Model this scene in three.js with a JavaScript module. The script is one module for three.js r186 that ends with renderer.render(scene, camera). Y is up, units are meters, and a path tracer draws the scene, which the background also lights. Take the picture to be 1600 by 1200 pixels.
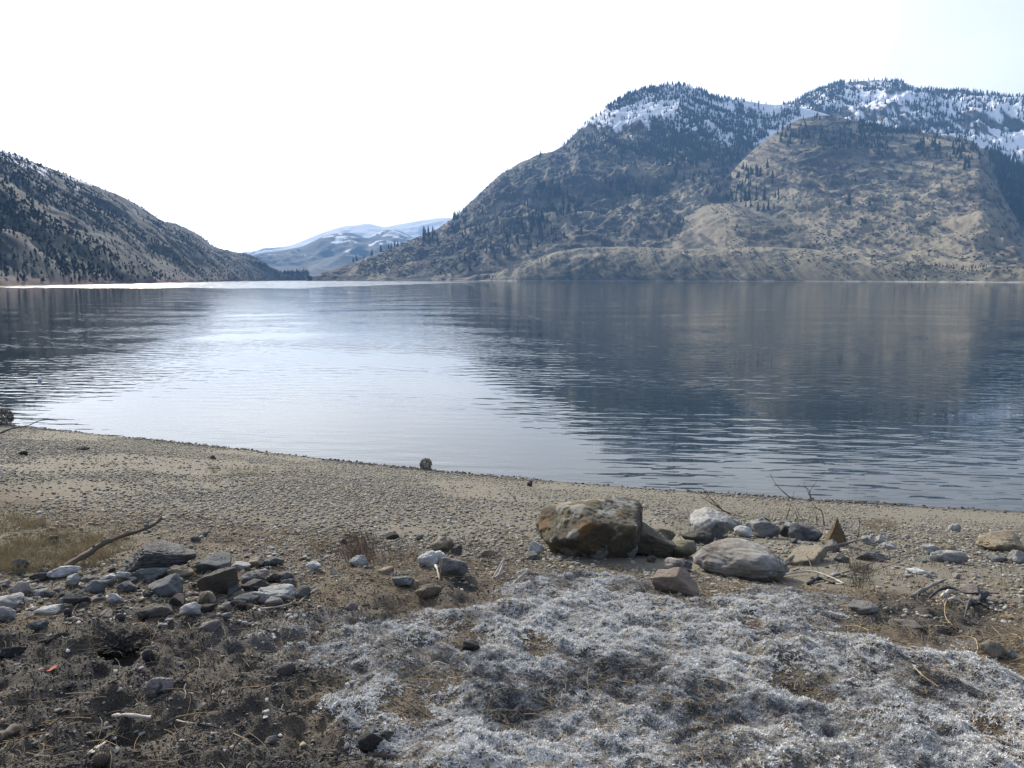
import * as THREE from 'three';
import { mergeGeometries, mergeVertices } from 'three/addons/utils/BufferGeometryUtils.js';

// ------------------------------------------------------------------ camera, sky, sun, exposure
const EYE = 3.3, F = 1256;                       // eye height above the lake; focal length in pixels of the 1600 px photo
const PITCH = Math.atan((600 - 436) / F);
const scene = new THREE.Scene();
const camera = new THREE.PerspectiveCamera(2 * Math.atan(600 / F) * 180 / Math.PI, 4 / 3, 0.1, 60000);
camera.position.set(0, EYE, 0);
camera.rotation.set(-PITCH, 0, 0);
const renderer = new THREE.WebGLRenderer({ antialias: true });
renderer.toneMapping = THREE.LinearToneMapping;
renderer.toneMappingExposure = 1.32;
renderer.shadowMap.enabled = true;

const SUN_AZ = -30 * Math.PI / 180, SUN_EL = 29 * Math.PI / 180;
const sunDir = new THREE.Vector3(Math.sin(SUN_AZ) * Math.cos(SUN_EL), Math.sin(SUN_EL), -Math.cos(SUN_AZ) * Math.cos(SUN_EL));
const sun = new THREE.DirectionalLight(new THREE.Color().setRGB(1, 0.90, 0.75), 5);
sun.position.copy(sunDir).multiplyScalar(60);
sun.castShadow = true;
sun.shadow.radius = 2;
sun.shadow.mapSize.set(4096, 4096);
Object.assign(sun.shadow.camera, { left: -25, right: 25, top: 25, bottom: -25, near: 1, far: 200 });
scene.add(sun, sun.target);

// ------------------------------------------------------------------ noise and random numbers
let seedState = 12345;
function srand(s) { seedState = (s * 2654435761) >>> 0 || 1; }
function rnd() { seedState = (seedState + 0x6D2B79F5) >>> 0; let t = seedState; t = Math.imul(t ^ (t >>> 15), t | 1); t ^= t + Math.imul(t ^ (t >>> 7), t | 61); return ((t ^ (t >>> 14)) >>> 0) / 4294967296; }
const rr = (a, b) => a + (b - a) * rnd();
function hash3(x, y, z) { let h = Math.imul(x, 374761393) ^ Math.imul(y, 668265263) ^ Math.imul(z, 2147483647 ^ 1274126177); h = Math.imul(h ^ (h >>> 13), 1274126177); h ^= h >>> 16; return (h >>> 0) / 4294967296; }
const fade = (t) => t * t * t * (t * (t * 6 - 15) + 10);
function n3(x, y, z) {                          // value noise, -1 .. 1
  const xi = Math.floor(x), yi = Math.floor(y), zi = Math.floor(z), u = fade(x - xi), v = fade(y - yi), w = fade(z - zi);
  const L = (a, b, t) => a + (b - a) * t;
  const c = (i, j, k) => hash3(xi + i, yi + j, zi + k);
  return 2 * L(L(L(c(0, 0, 0), c(1, 0, 0), u), L(c(0, 1, 0), c(1, 1, 0), u), v), L(L(c(0, 0, 1), c(1, 0, 1), u), L(c(0, 1, 1), c(1, 1, 1), u), v), w) - 1;
}
function n2(x, y) {
  const xi = Math.floor(x), yi = Math.floor(y), u = fade(x - xi), v = fade(y - yi);
  const a = hash3(xi, yi, 7), b = hash3(xi + 1, yi, 7), c = hash3(xi, yi + 1, 7), d = hash3(xi + 1, yi + 1, 7);
  return 2 * (a + (b - a) * u + (c - a) * v + (a - b - c + d) * u * v) - 1;
}
function fbm2(x, y, o = 4) { let s = 0, a = 0.5; for (let i = 0; i < o; i++) { s += a * n2(x, y); const t = x * 1.62 - y * 1.18 + 13.7; y = x * 1.18 + y * 1.62 - 4.1; x = t; a *= 0.5; } return s; }
function fbm3(x, y, z, o = 4) { let s = 0, a = 0.5; for (let i = 0; i < o; i++) { s += a * n3(x, y, z); x = x * 2.03 + 5.3; y = y * 2.03 - 1.7; z = z * 2.03 + 9.1; a *= 0.5; } return s; }
function ridged(x, y, o = 4) { let s = 0, a = 0.5; for (let i = 0; i < o; i++) { s += a * (1 - 2 * Math.abs(n2(x, y))); const t = x * 1.62 - y * 1.18 + 3.7; y = x * 1.18 + y * 1.62 + 8.3; x = t; a *= 0.5; } return s; }
const clamp = (x, a = 0, b = 1) => Math.min(b, Math.max(a, x));
const sstep = (a, b, x) => { const t = clamp((x - a) / (b - a)); return t * t * (3 - 2 * t); };
const mix = (a, b, t) => a + (b - a) * t;
const mix3 = (a, b, t) => [mix(a[0], b[0], t), mix(a[1], b[1], t), mix(a[2], b[2], t)];
function curve(pts, x) {                        // smooth interpolation through [x, value] pairs
  if (x <= pts[0][0]) return pts[0][1];
  for (let i = 1; i < pts.length; i++) if (x <= pts[i][0]) {
    const [x0, y0] = pts[i - 1], [x1, y1] = pts[i], p = pts[i - 2] ?? pts[i - 1], q = pts[i + 1] ?? pts[i], t = (x - x0) / (x1 - x0), d = x1 - x0;
    const m0 = (y1 - p[1]) / (x1 - p[0]) * d, m1 = (q[1] - y0) / (q[0] - x0) * d, t2 = t * t, t3 = t2 * t;
    return (2 * t3 - 3 * t2 + 1) * y0 + (t3 - 2 * t2 + t) * m0 + (-2 * t3 + 3 * t2) * y1 + (t3 - t2) * m1;
  }
  return pts[pts.length - 1][1];
}

// ------------------------------------------------------------------ the sky: thin bright veil round a hidden sun, paler blue away from it
{
  const W = 1024, Hh = 512, data = new Float32Array(W * Hh * 4);
  for (let j = 0; j < Hh; j++) for (let i = 0; i < W; i++) {
    const el = ((j + 0.5) / Hh - 0.5) * Math.PI, az = ((i + 0.5) / W - 0.5) * 2 * Math.PI;
    const y = Math.sin(el), x = Math.cos(el) * Math.cos(az), z = Math.cos(el) * Math.sin(az);
    const g = Math.acos(clamp(x * sunDir.x + y * sunDir.y + z * sunDir.z, -1, 1)) * 180 / Math.PI;
    const yy = Math.max(y, 0), hz = Math.exp(-yy * 4.5);
    let c = mix3([0.10, 0.20, 0.44], [0.31, 0.43, 0.60], hz);             // clear air, paler at the horizon
    const k = 0.42 / (yy + 0.22);                                           // thin cloud sheet seen at its own height
    const cl = fbm2(x * k * 2.1 + 3.1, z * k * 2.1 + 1.7, 5), st = fbm2(x * k * 6 + z * k * 2, z * k * 1.5 - 5, 4);
    const veil = clamp(0.62 + 0.9 * cl + 0.35 * st) * 0.85;
    const vb = 0.28 + 0.85 * Math.exp(-Math.pow(g / 70, 2)); c = mix3(c, [0.97 * vb, 1.0 * vb, 1.02 * vb], 0.08 + veil * 0.68);
    const daz = Math.abs(Math.atan2(Math.sin(Math.atan2(x, -z) - SUN_AZ), Math.cos(Math.atan2(x, -z) - SUN_AZ))) * 180 / Math.PI, eld = Math.max(el, 0) * 180 / Math.PI;
    const glow = 4.5 * Math.exp(-Math.pow(g / 13, 1.2)) + 0.4 * Math.exp(-Math.pow(g / 60, 2)) + (1.75 * Math.exp(-Math.pow(daz / 42, 2)) + 0.3) * Math.exp(-Math.pow(eld / 17, 1.6));   // bright mist low under the sun
    const gv = glow * (0.86 + 0.22 * veil);
    c = [c[0] + gv * 1.0, c[1] + gv * 0.985, c[2] + gv * 0.95];
    if (y < 0) c = [0.3, 0.34, 0.38];
    data.set([c[0], c[1], c[2], 1], (j * W + i) * 4);
  }
  const t = new THREE.DataTexture(data, W, Hh, THREE.RGBAFormat, THREE.FloatType);
  t.mapping = THREE.EquirectangularReflectionMapping; t.magFilter = THREE.LinearFilter; t.minFilter = THREE.LinearFilter; t.wrapS = THREE.RepeatWrapping; t.needsUpdate = true;
  scene.background = t; scene.environment = t;
}
scene.fog = new THREE.FogExp2(new THREE.Color().setRGB(0.27, 0.54, 1.0), 1.4e-4);

// ------------------------------------------------------------------ bookkeeping
const used = {};
function numbered(n) { const k = used[n] = (used[n] ?? -1) + 1; return k ? `${n}_${String(k).padStart(3, '0')}` : n; }
function tag(o, label, category, group) { o.userData.label = label; o.userData.category = category; if (group) o.userData.group = group; return o; }
function shade(o) { o.traverse((m) => { if (m.isMesh) { m.castShadow = true; m.receiveShadow = true; } }); return o; }
function structure(name, geo, mat) { const m = new THREE.Mesh(geo, mat); m.name = numbered(name); m.userData.kind = 'structure'; scene.add(m); return shade(m); }
function stuff(name, label, category, geo, mat, mats, cols) {
  const m = new THREE.InstancedMesh(geo, mat, mats.length);
  mats.forEach((x, i) => { m.setMatrixAt(i, x); if (cols) m.setColorAt(i, new THREE.Color().setRGB(...cols[i])); });
  m.name = numbered(name); m.userData.kind = 'stuff'; tag(m, label, category); scene.add(m); return shade(m);
}
function part(name, geo, mat, parent) { const m = new THREE.Mesh(geo, mat); m.name = name; parent.add(m); return m; }
function geoFrom(pos, idx, col, uv) {
  const g = new THREE.BufferGeometry();
  g.setAttribute('position', new THREE.BufferAttribute(new Float32Array(pos), 3));
  if (col) g.setAttribute('color', new THREE.BufferAttribute(new Float32Array(col), 3));
  if (uv) g.setAttribute('uv', new THREE.BufferAttribute(new Float32Array(uv), 2));
  g.setIndex(new THREE.BufferAttribute(new Uint32Array(idx), 1));
  g.computeVertexNormals(); return g;
}
// the direction in which a point of the photograph lies
const cp = Math.cos(PITCH), sp = Math.sin(PITCH);
function ray(px, py) { const a = (px - 800) / F, b = (600 - py) / F; return [a, b * cp - sp, -b * sp - cp]; }
function project(x, y, z) { const v = y - EYE, yc = cp * v - sp * z, zc = sp * v + cp * z; return [800 + F * x / -zc, 600 - F * yc / -zc, -zc]; }

function noiseTexture(n, fn, srgb) {
  const d = new Uint8Array(n * n * 4);
  for (let j = 0; j < n; j++) for (let i = 0; i < n; i++) { const c = fn(i, j); d.set([c[0], c[1], c[2], 255], (j * n + i) * 4); }
  const t = new THREE.DataTexture(d, n, n); t.wrapS = t.wrapT = THREE.RepeatWrapping; t.magFilter = THREE.LinearFilter; t.minFilter = THREE.LinearMipmapLinearFilter; if (srgb) t.colorSpace = THREE.SRGBColorSpace; t.needsUpdate = true; return t;
}

// ------------------------------------------------------------------ the near shore: height of the ground
const WZ = [[-80, -50], [-40, -30], [-20, -21.6], [-11.5, -18.05], [-6, -15.75], [-1.55, -13.75], [2.5, -12.35], [7.15, -11.2], [12, -10.4], [25, -9], [80, -6]];
const shoreZ = (x) => curve(WZ, x);
const PROFILE = [[-40, -7], [-8, -1.6], [-1, -0.17], [0, 0], [0.5, 0.07], [3, 0.52], [6.5, 1.17], [7.6, 1.38], [8.4, 1.47], [10.5, 1.68], [12.5, 1.78], [16, 1.95], [40, 3], [220, 14]];
const pits = [];                                 // [x, z, radius, depth]
function groundY(x, z) {
  const d = (z - shoreZ(x)) * 0.93;
  let y = curve(PROFILE, d);
  const up = sstep(6.8, 8.6, d), near = sstep(1.2, 5, d);
  y += 0.05 * fbm2(x * 0.5 + 3, z * 0.5, 3) * near + up * (0.055 * fbm2(x * 1.7, z * 1.7 + 8, 3) + 0.022 * fbm2(x * 7, z * 7 + 2, 3)) + 0.012 * fbm2(x * 3, z * 3, 2) * (1 - up) * sstep(0, 1, d);
  for (const p of pits) { const q = ((x - p[0]) ** 2 + (z - p[1]) ** 2) / (p[2] * p[2]); if (q < 6) y -= p[3] * Math.exp(-q * 1.6); }
  return y;
}
function hit(px, py) {                           // where the line of sight through a photo point meets the ground
  const d = ray(px, py); let t = 1.5, s = 0.08, last = t;
  for (let i = 0; i < 700; i++) { const y = EYE + d[1] * t; if (y < groundY(d[0] * t, d[2] * t)) { let a = last, b = t; for (let k = 0; k < 18; k++) { const m = (a + b) / 2; if (EYE + d[1] * m < groundY(d[0] * m, d[2] * m)) b = m; else a = m; } t = b; break; } last = t; t += s; s *= 1.006; }
  return new THREE.Vector3(d[0] * t, EYE + d[1] * t, d[2] * t);
}
function onDepth(px, py, z) { const d = ray(px, py), t = z / d[2]; return new THREE.Vector3(d[0] * t, EYE + d[1] * t, z); }
for (const [px, py, r, dep] of [[172, 1095, 0.13, 0.09], [150, 1000, 0.16, -0.07], [185, 1020, 0.09, 0.07], [735, 1015, 0.07, 0.05], [250, 1125, 0.1, 0.04], [190, 1150, 0.12, 0.05], [110, 1085, 0.1, 0.04], [1240, 1082, 0.15, 0.09], [1045, 1130, 0.12, 0.05], [640, 950, 0.2, 0.03], [1215, 985, 0.07, 0.05], [590, 1180, 0.14, 0.04]]) { const p = hit(px, py); pits.push([p.x, p.z, r, dep]); }

// ------------------------------------------------------------------ what lies where on the ground
const world = (pts) => pts.map(([x, y]) => { const p = hit(x, Math.min(y, 1500)); return [p.x, p.z]; });
function sd(poly, x, z) {                        // signed distance to a polygon, negative inside
  let d = 1e9, s = 1;
  for (let i = 0, j = poly.length - 1; i < poly.length; j = i++) {
    const [ax, az] = poly[i], [bx, bz] = poly[j], ex = bx - ax, ez = bz - az, wx = x - ax, wz = z - az, t = clamp((wx * ex + wz * ez) / (ex * ex + ez * ez));
    d = Math.min(d, (wx - ex * t) ** 2 + (wz - ez * t) ** 2);
    const c1 = z >= az, c2 = z < bz, c3 = ex * wz > ez * wx;
    if ((c1 && c2 && c3) || (!c1 && !c2 && !c3)) s = -s;
  }
  return s * Math.sqrt(d);
}
const ASH = world([[560, 985], [650, 975], [740, 950], [850, 900], [950, 893], [1010, 915], [1060, 940], [1110, 945], [1190, 930], [1260, 925], [1320, 955], [1350, 990], [1420, 1005], [1500, 1005], [1560, 1020], [1640, 1050], [1960, 1110], [2150, 1400], [760, 1400], [700, 1180], [650, 1130], [620, 1070], [570, 1040], [480, 1015], [490, 990]]);
const holes = [[1240, 1082, 0.2], [680, 1068, 0.16], [830, 1005, 0.12], [1125, 958, 0.1], [1170, 975, 0.1], [830, 1022, 0.06], [730, 1000, 0.13], [870, 935, 0.1], [700, 985, 0.12], [1560, 1155, 0.12], [1440, 1050, 0.12]].map(([x, y, r]) => { const p = hit(x, y); return [p.x, p.z, r]; });
const CHAR = world([[1330, 935], [1400, 925], [1490, 940], [1570, 940], [1560, 985], [1480, 1005], [1400, 1000], [1340, 970]]);
const SOOT = world([[-60, 1010], [60, 985], [140, 960], [220, 955], [330, 955], [420, 960], [520, 935], [600, 915], [700, 905], [800, 910], [770, 945], [660, 970], [560, 990], [500, 1020], [580, 1060], [620, 1100], [660, 1160], [720, 1230], [760, 1330], [-200, 1330]]);
const STRAW = world([[-60, 800], [20, 800], [60, 830], [120, 845], [190, 850], [160, 880], [110, 893], [30, 888], [-60, 895]]);
const smoke = world([[350, 985], [420, 965], [520, 950], [560, 970], [500, 1000], [420, 1010], [360, 1005]]);
const ashMask = (x, z) => {
  let v = sstep(0.16, -0.2, sd(ASH, x, z) + 0.5 * fbm2(x * 2.9, z * 2.9, 5) + 0.03);
  for (const [hx, hz, r] of holes) { const q = Math.hypot(x - hx, (z - hz) * 0.7) / r; v *= 0.05 + 0.95 * sstep(0.25, 1.25, q + 1.1 * fbm2(x * 8 + hx, z * 8, 4)); }
  return v;
};
const sootMask = (x, z) => Math.max(sstep(0.15, -0.15, sd(SOOT, x, z) + 0.22 * fbm2(x * 2.3 + 4, z * 2.3, 4)), sstep(0.1, -0.1, sd(CHAR, x, z) + 0.15 * fbm2(x * 4, z * 4, 3)));
const shoreD = (x, z) => (z - shoreZ(x)) * 0.93;
function groundColor(x, z) {
  const d = shoreD(x, z), f = fbm2(x * 1.3, z * 1.3, 4), g = fbm2(x * 6 + 9, z * 6, 4), q = fbm2(x * 0.45 + 5, z * 0.45, 3);
  let c = mix3([0.19, 0.178, 0.15], [0.275, 0.25, 0.195], clamp(0.5 + q * 1.3 + f * 0.6));          // beach grit
  c = mix3(c, [0.30, 0.28, 0.225], 0.6 * sstep(3.2, 1.0, d + f));
  c = mix3(c, [0.07, 0.068, 0.065], sstep(0.22, 0.05, d + 0.1 * g));                                  // wet stones at the water's edge
  const up = sstep(6.2, 7.8, d + 0.9 * f);
  c = mix3(c, mix3([0.12, 0.095, 0.065], [0.21, 0.165, 0.105], clamp(0.5 + g * 1.4)), up);            // litter and soil on the bank
  const st = sstep(0.25, -0.25, sd(STRAW, x, z) + 0.3 * f);
  c = mix3(c, [0.25, 0.205, 0.12], st * 0.7);
  const s = sootMask(x, z);
  c = mix3(c, mix3(mix3([0.038, 0.035, 0.032], [0.115, 0.10, 0.08], clamp(0.46 + g * 1.5)), [0.14, 0.108, 0.07], 0.8 * sstep(0.08, 0.4, f + 0.4 * g)), s * 0.94);
  const sm = sstep(0.1, -0.1, sd(smoke, x, z) + 0.15 * g);
  c = mix3(c, [0.24, 0.24, 0.245], sm * 0.6);
  const a = ashMask(x, z);
  c = mix3(c, mix3([0.09, 0.088, 0.085], [0.27, 0.26, 0.245], clamp(0.5 + g * 1.6)), a * 0.9);
  for (const [hx, hz, r] of holes) { const k = sstep(1.2, 0.4, Math.hypot(x - hx, (z - hz) * 0.7) / r + 1.1 * g); c = mix3(c, mix3([0.13, 0.082, 0.042], [0.05, 0.042, 0.034], clamp(0.5 + 1.6 * f)), k * 0.75); }
  return c;
}

// fine grain for the ground
const grain = noiseTexture(512, (i, j) => { const v = 200 + 60 * (hash3(i, j, 3) - 0.5) + 50 * (hash3(i >> 1, j >> 1, 5) - 0.5) + 60 * (hash3(i >> 2, j >> 2, 9) - 0.5); return [clamp(v, 0, 255), clamp(v * 0.985, 0, 255), clamp(v * 0.96, 0, 255)]; }, true);
const grainBump = noiseTexture(512, (i, j) => { const v = 128 + 70 * (hash3(i >> 1, j >> 1, 5) - 0.5) + 110 * (hash3(i >> 2, j >> 2, 9) - 0.5) + 60 * (hash3(i >> 3, j >> 3, 11) - 0.5); return [v, v, v]; });
{
  const rows = []; let z = 200; while (z > 3) { rows.push(z); z -= Math.max(0.6, z * 0.15); }
  z = 3; while (z > -2) { rows.push(z); z -= 0.12; }
  while (z > -60) { rows.push(z); z -= 0.014 * Math.pow(Math.max(1, -z / 2.6), 1.55); }
  const N = 520, pos = [], col = [], uv = [], idx = [];
  for (const zz of rows) for (let i = 0; i <= N; i++) {
    const t = i / N * 2 - 1, s = Math.sign(t) * (Math.abs(t) + 5 * Math.pow(Math.abs(t), 14)), x = s * (Math.abs(zz) * 0.74 + 1.2);
    const a = zz < 0 && zz > -9 ? ashMask(x, zz) : 0, so = zz < 0 && zz > -9 ? sootMask(x, zz) : 0;
    let y = groundY(x, zz);
    if (a > 0) y += a * (0.02 + 0.055 * fbm2(x * 6 + 2, zz * 6, 4) + 0.024 * fbm2(x * 19, zz * 19, 3));
    if (so > 0) y += so * (1 - a) * (0.06 * fbm2(x * 8, zz * 8 + 4, 3) + 0.028 * fbm2(x * 24, zz * 24, 2));
    pos.push(x, y, zz); col.push(...groundColor(x, zz)); uv.push(x * 1.6, zz * 1.6);
  }
  const M = N + 1;
  for (let r = 0; r + 1 < rows.length; r++) for (let i = 0; i < N; i++) { const a = r * M + i, b = a + 1, c = a + M, d = c + 1; idx.push(a, b, c, b, d, c); }
  structure('ground', geoFrom(pos, idx, col, uv), new THREE.MeshStandardMaterial({ vertexColors: true, roughness: 0.95, map: grain, bumpMap: grainBump, bumpScale: 0.006 }));
}
const surfY = (x, z) => { let y = groundY(x, z); const a = ashMask(x, z), so = sootMask(x, z); y += a * (0.02 + 0.055 * fbm2(x * 6 + 2, z * 6, 4) + 0.024 * fbm2(x * 19, z * 19, 3)); y += so * (1 - a) * (0.06 * fbm2(x * 8, z * 8 + 4, 3) + 0.028 * fbm2(x * 24, z * 24, 2)); return y; };

// ------------------------------------------------------------------ the lake
function waveTexture(n, tile, seed, asNormal, spread, lmin, lmax, slope) {
  srand(seed); const w = [];
  for (let i = 0; i < 46; i++) {
    const lam = lmin * Math.pow(lmax / lmin, rnd()), th = Math.PI / 2 - 0.10 + rr(-1, 1) * rr(0, 1) * spread;
    const kx = Math.round(tile / lam * Math.cos(th)), ky = Math.round(tile / lam * Math.sin(th));
    if (!kx && !ky) continue;
    w.push([kx, ky, lam * slope / (2 * Math.PI) * rr(0.5, 1.2), rnd() * 6.283]);
  }
  const h = new Float32Array(n * n);
  for (const [kx, ky, a, p] of w) for (let j = 0; j < n; j++) { const pj = 6.283185307 * ky * j / n + p; for (let i = 0; i < n; i++) h[j * n + i] += a * Math.sin(6.283185307 * kx * i / n + pj); }
  // ripples come in groups: calmer and livelier patches
  const amp = (i, j) => 0.65 + 0.5 * Math.sin(6.283 * i / n + 1.3 * Math.sin(6.283 * j / n * 2)) * Math.sin(6.283 * j / n * 3 + 2 * Math.sin(6.283 * i / n));
  for (let j = 0; j < n; j++) for (let i = 0; i < n; i++) h[j * n + i] *= amp(i, j);
  if (asNormal) { const s = n / tile; return noiseTexture(n, (i, j) => { const dx = (h[j * n + (i + 1) % n] - h[j * n + (i + n - 1) % n]) * s / 2, dy = (h[((j + 1) % n) * n + i] - h[((j + n - 1) % n) * n + i]) * s / 2, l = Math.hypot(dx, dy, 1); return [128 - 127 * clamp(6 * dx / l, -1, 1), 128 - 127 * clamp(6 * dy / l, -1, 1), 255]; }); }
  let m = 0; for (const v of h) m = Math.max(m, Math.abs(v));
  // two bytes would be finer; float heights keep calm water free of steps
  const d = new Float32Array(n * n * 4); for (let i = 0; i < n * n; i++) { const v = 0.5 + 0.5 * h[i] / m; d.set([v, v, v, 1], i * 4); }
  const t = new THREE.DataTexture(d, n, n, THREE.RGBAFormat, THREE.FloatType); t.wrapS = t.wrapT = THREE.RepeatWrapping; t.magFilter = THREE.LinearFilter; t.needsUpdate = true; t.userData = { range: 2 * m }; return t;
}
function waterSheet(x0, x1, z0, z1, nx, nz, y, edge) {
  const pos = [], uv = [], idx = [];
  for (let j = 0; j <= nz; j++) for (let i = 0; i <= nx; i++) { let x = mix(x0, x1, i / nx), zz = mix(z0, z1, j / nz); if (edge) [x, zz] = edge(i / nx, j / nz); pos.push(x, y, zz); uv.push(x / 40, -zz / 40); }
  for (let j = 0; j < nz; j++) for (let i = 0; i < nx; i++) { const a = j * (nx + 1) + i; idx.push(a, a + 1, a + nx + 1, a + 1, a + nx + 2, a + nx + 1); }
  const g = geoFrom(pos, idx, null, uv); const n = g.attributes.normal; for (let i = 0; i < n.count; i++) n.setXYZ(i, 0, 1, 0); return g;
}
const wave = waveTexture(1536, 40, 5, false, 0.75, 0.15, 0.95, 0.0072);
const wave2 = waveTexture(1024, 40, 9, false, 1.1, 0.5, 3.5, 0.0085);
const waterMat = new THREE.MeshPhysicalMaterial({ color: new THREE.Color().setRGB(0.020, 0.026, 0.024), roughness: 0.03, ior: 1.333, bumpMap: wave, bumpScale: wave.userData.range });
structure('lake_water', waterSheet(-5000, 5000, 120, -7600, 8, 8, 0), waterMat);
{ // ruffled water in the distance, below the left hill
  const m = waterMat.clone(); m.bumpMap = wave2; m.bumpScale = wave2.userData.range * 9; m.roughness = 0.12;
  structure('ruffled_water', waterSheet(0, 1, 0, 1, 60, 4, 0.02, (u, v) => {
    const px = mix(-260, 780, u), low = px < 480 ? mix(449.6, 450.6, clamp(px / 400)) : mix(450.6, 440.2, Math.pow((px - 480) / 300, 0.8)), d = ray(px, low), t0 = -EYE / d[1];
    const e = ray(px, 437.6), t1 = -EYE / e[1] , t = mix(t0 * (1 + 0.05 * n2(px * 0.03, 1)), t1, v); return [ray(px, 440)[0] * t, d[2] * t];
  }), m);
}

// ------------------------------------------------------------------ hills and mountains round the lake
const sheets = [];
const at = (px, py, dist) => { const d = ray(px, py), t = dist / Math.hypot(d[0], d[2]); return [d[0] * t, EYE + d[1] * t, d[2] * t]; };
function terrain(name, o) {
  // o.ridge [px, py], o.far / o.near [px, metres], o.foot [px, py] where the slope starts, o.relief (x, y, z, v) -> metres, o.color
  const { x0, x1, nu, nv } = o, pos = [], col = [], idx = [], P = [], nb = Math.ceil(nv * 0.22), rows = nv + nb + 1;
  for (let j = 0; j < rows; j++) for (let i = 0; i <= nu; i++) {
    const px = mix(x0, x1, i / nu), R = at(px, curve(o.ridge, px), curve(o.far, px)), B = at(px, o.foot ? curve(o.foot, px) : 438, curve(o.near, px));
    if (!o.foot) B[1] = -4;
    const v = j / nv, back = v > 1, w = back ? v : v;
    const x = mix(B[0], R[0], w), z = mix(B[2], R[2], w), p = o.profile ? o.profile(Math.min(v, 1), px) : Math.min(v, 1);
    let y = mix(B[1], R[1], p); if (back) y -= (R[1] - B[1]) * (v - 1) * 1.6 + 6 * (v - 1);
    const env = (0.12 + 0.88 * Math.pow(Math.sin(Math.PI * clamp(v, 0, 1)), 0.7)) * sstep(0, 0.05, v);
    y += o.relief(x, y, z, v, px) * env;
    pos.push(x, y, z); P.push([x, y, z, v, px]);
  }
  const M = nu + 1;
  for (let j = 0; j + 1 < rows; j++) for (let i = 0; i < nu; i++) { const a = j * M + i; idx.push(a, a + 1, a + M, a + 1, a + M + 1, a + M); }
  const g = geoFrom(pos, idx), n = g.attributes.normal;
  for (let k = 0; k < P.length; k++) col.push(...o.color(P[k][0], P[k][1], P[k][2], P[k][3], P[k][4], n.getY(k)));
  g.setAttribute('color', new THREE.BufferAttribute(new Float32Array(col), 3));
  structure(name, g, new THREE.MeshStandardMaterial({ vertexColors: true, roughness: 1 }));
  sheets.push({ name, P, nv, M });
}
const W = (x, z, s, ox = 0) => fbm2(x / s + ox, z / s - ox, 4);
const rugged = (x, y, z, a) => a * (1.0 * ridged(x / 190 + 2, z / 190, 4) + 0.55 * ridged(x / 62 + 5, z / 62, 4) + 0.42 * ridged(x / 75 + 3, y / 13 + 0.25 * x / 75 + 1.2 * n2(x / 90, z / 90), 3) + 0.26 * ridged(x / 24, z / 24, 3) + 0.10 * ridged(x / 9, y / 5 + z / 9, 2));
const TAN = [0.165, 0.140, 0.095], STRAWC = [0.245, 0.21, 0.142], ROCK = [0.038, 0.034, 0.032], SCRUB = [0.032, 0.033, 0.025], SNOW = [0.82, 0.84, 0.88];
function slopeColor(x, y, z, ny, dark = 0) {
  const a = fbm2(x / 60 + 4, z / 60 + y / 20, 4), b = 1.25 * fbm2(x / 21, y / 5 + z / 21, 5), c = fbm2(x / 160 - 3, z / 160 + 6, 3);
  let k = mix3(TAN, STRAWC, clamp(0.5 + a * 1.4));
  k = mix3(k, ROCK, clamp(sstep(0.04, 0.22, b + 0.6 * c + dark) * 0.85));
  k = mix3(k, SCRUB, clamp(sstep(0.10, 0.45, a * 0.8 - c + dark) * 0.7));
  k = mix3(k, SCRUB, 0.75 * sstep(0.16, 0.34, n3(x / 4.5, y / 4.5, z / 4.5) * 0.5 + 0.7 * a - 0.12 + dark));   // single shrubs
  return mix3(k, ROCK, 0.85 * sstep(0.17, 0.23, ridged(x / 48 + 9, z / 48 + y / 22, 3) * 0.55 + 0.4 * b + dark * 0.6));   // outcrops
}
function snowAt(x, y, z, line, soft) { return sstep(-0.10, 0.08, (y - line) / soft + 0.9 * fbm2(x / 90 + 7, z / 90, 4) + 0.9 * fbm2(x / 22, z / 22 + y / 14, 4) - 0.12); }

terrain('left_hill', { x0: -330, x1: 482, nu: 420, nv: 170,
  ridge: [[-330, 140], [-100, 205], [0, 236], [30, 243], [60, 258], [110, 276], [150, 292], [190, 308], [220, 325], [250, 345], [280, 353], [310, 369], [330, 385], [345, 391], [370, 394], [385, 395], [400, 402], [430, 421], [455, 433], [482, 438]],
  far: [[-330, 820], [0, 1020], [200, 1350], [345, 1800], [482, 1900]], near: [[-330, 330], [0, 436], [100, 500], [200, 600], [330, 1000], [400, 1500], [482, 1780]], profile: (v) => Math.pow(v, 1.12),
  relief: (x, y, z, v) => 30 * ridged((x * 0.75 - z * 0.5) / 210, (z + x) / 620, 3) + 10 * fbm2(x / 38, z / 38, 4),
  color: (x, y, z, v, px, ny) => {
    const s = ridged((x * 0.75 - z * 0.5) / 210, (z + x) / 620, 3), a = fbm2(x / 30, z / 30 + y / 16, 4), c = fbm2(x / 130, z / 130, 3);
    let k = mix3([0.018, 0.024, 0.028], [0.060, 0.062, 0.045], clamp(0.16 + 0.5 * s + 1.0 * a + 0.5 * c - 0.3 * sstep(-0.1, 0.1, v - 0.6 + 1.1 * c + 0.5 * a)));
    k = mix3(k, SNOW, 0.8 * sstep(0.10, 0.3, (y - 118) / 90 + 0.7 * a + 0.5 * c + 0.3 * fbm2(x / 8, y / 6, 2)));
    return mix3(k, [0.09, 0.05, 0.045], sstep(5, 2.5, y));
  } });

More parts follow.
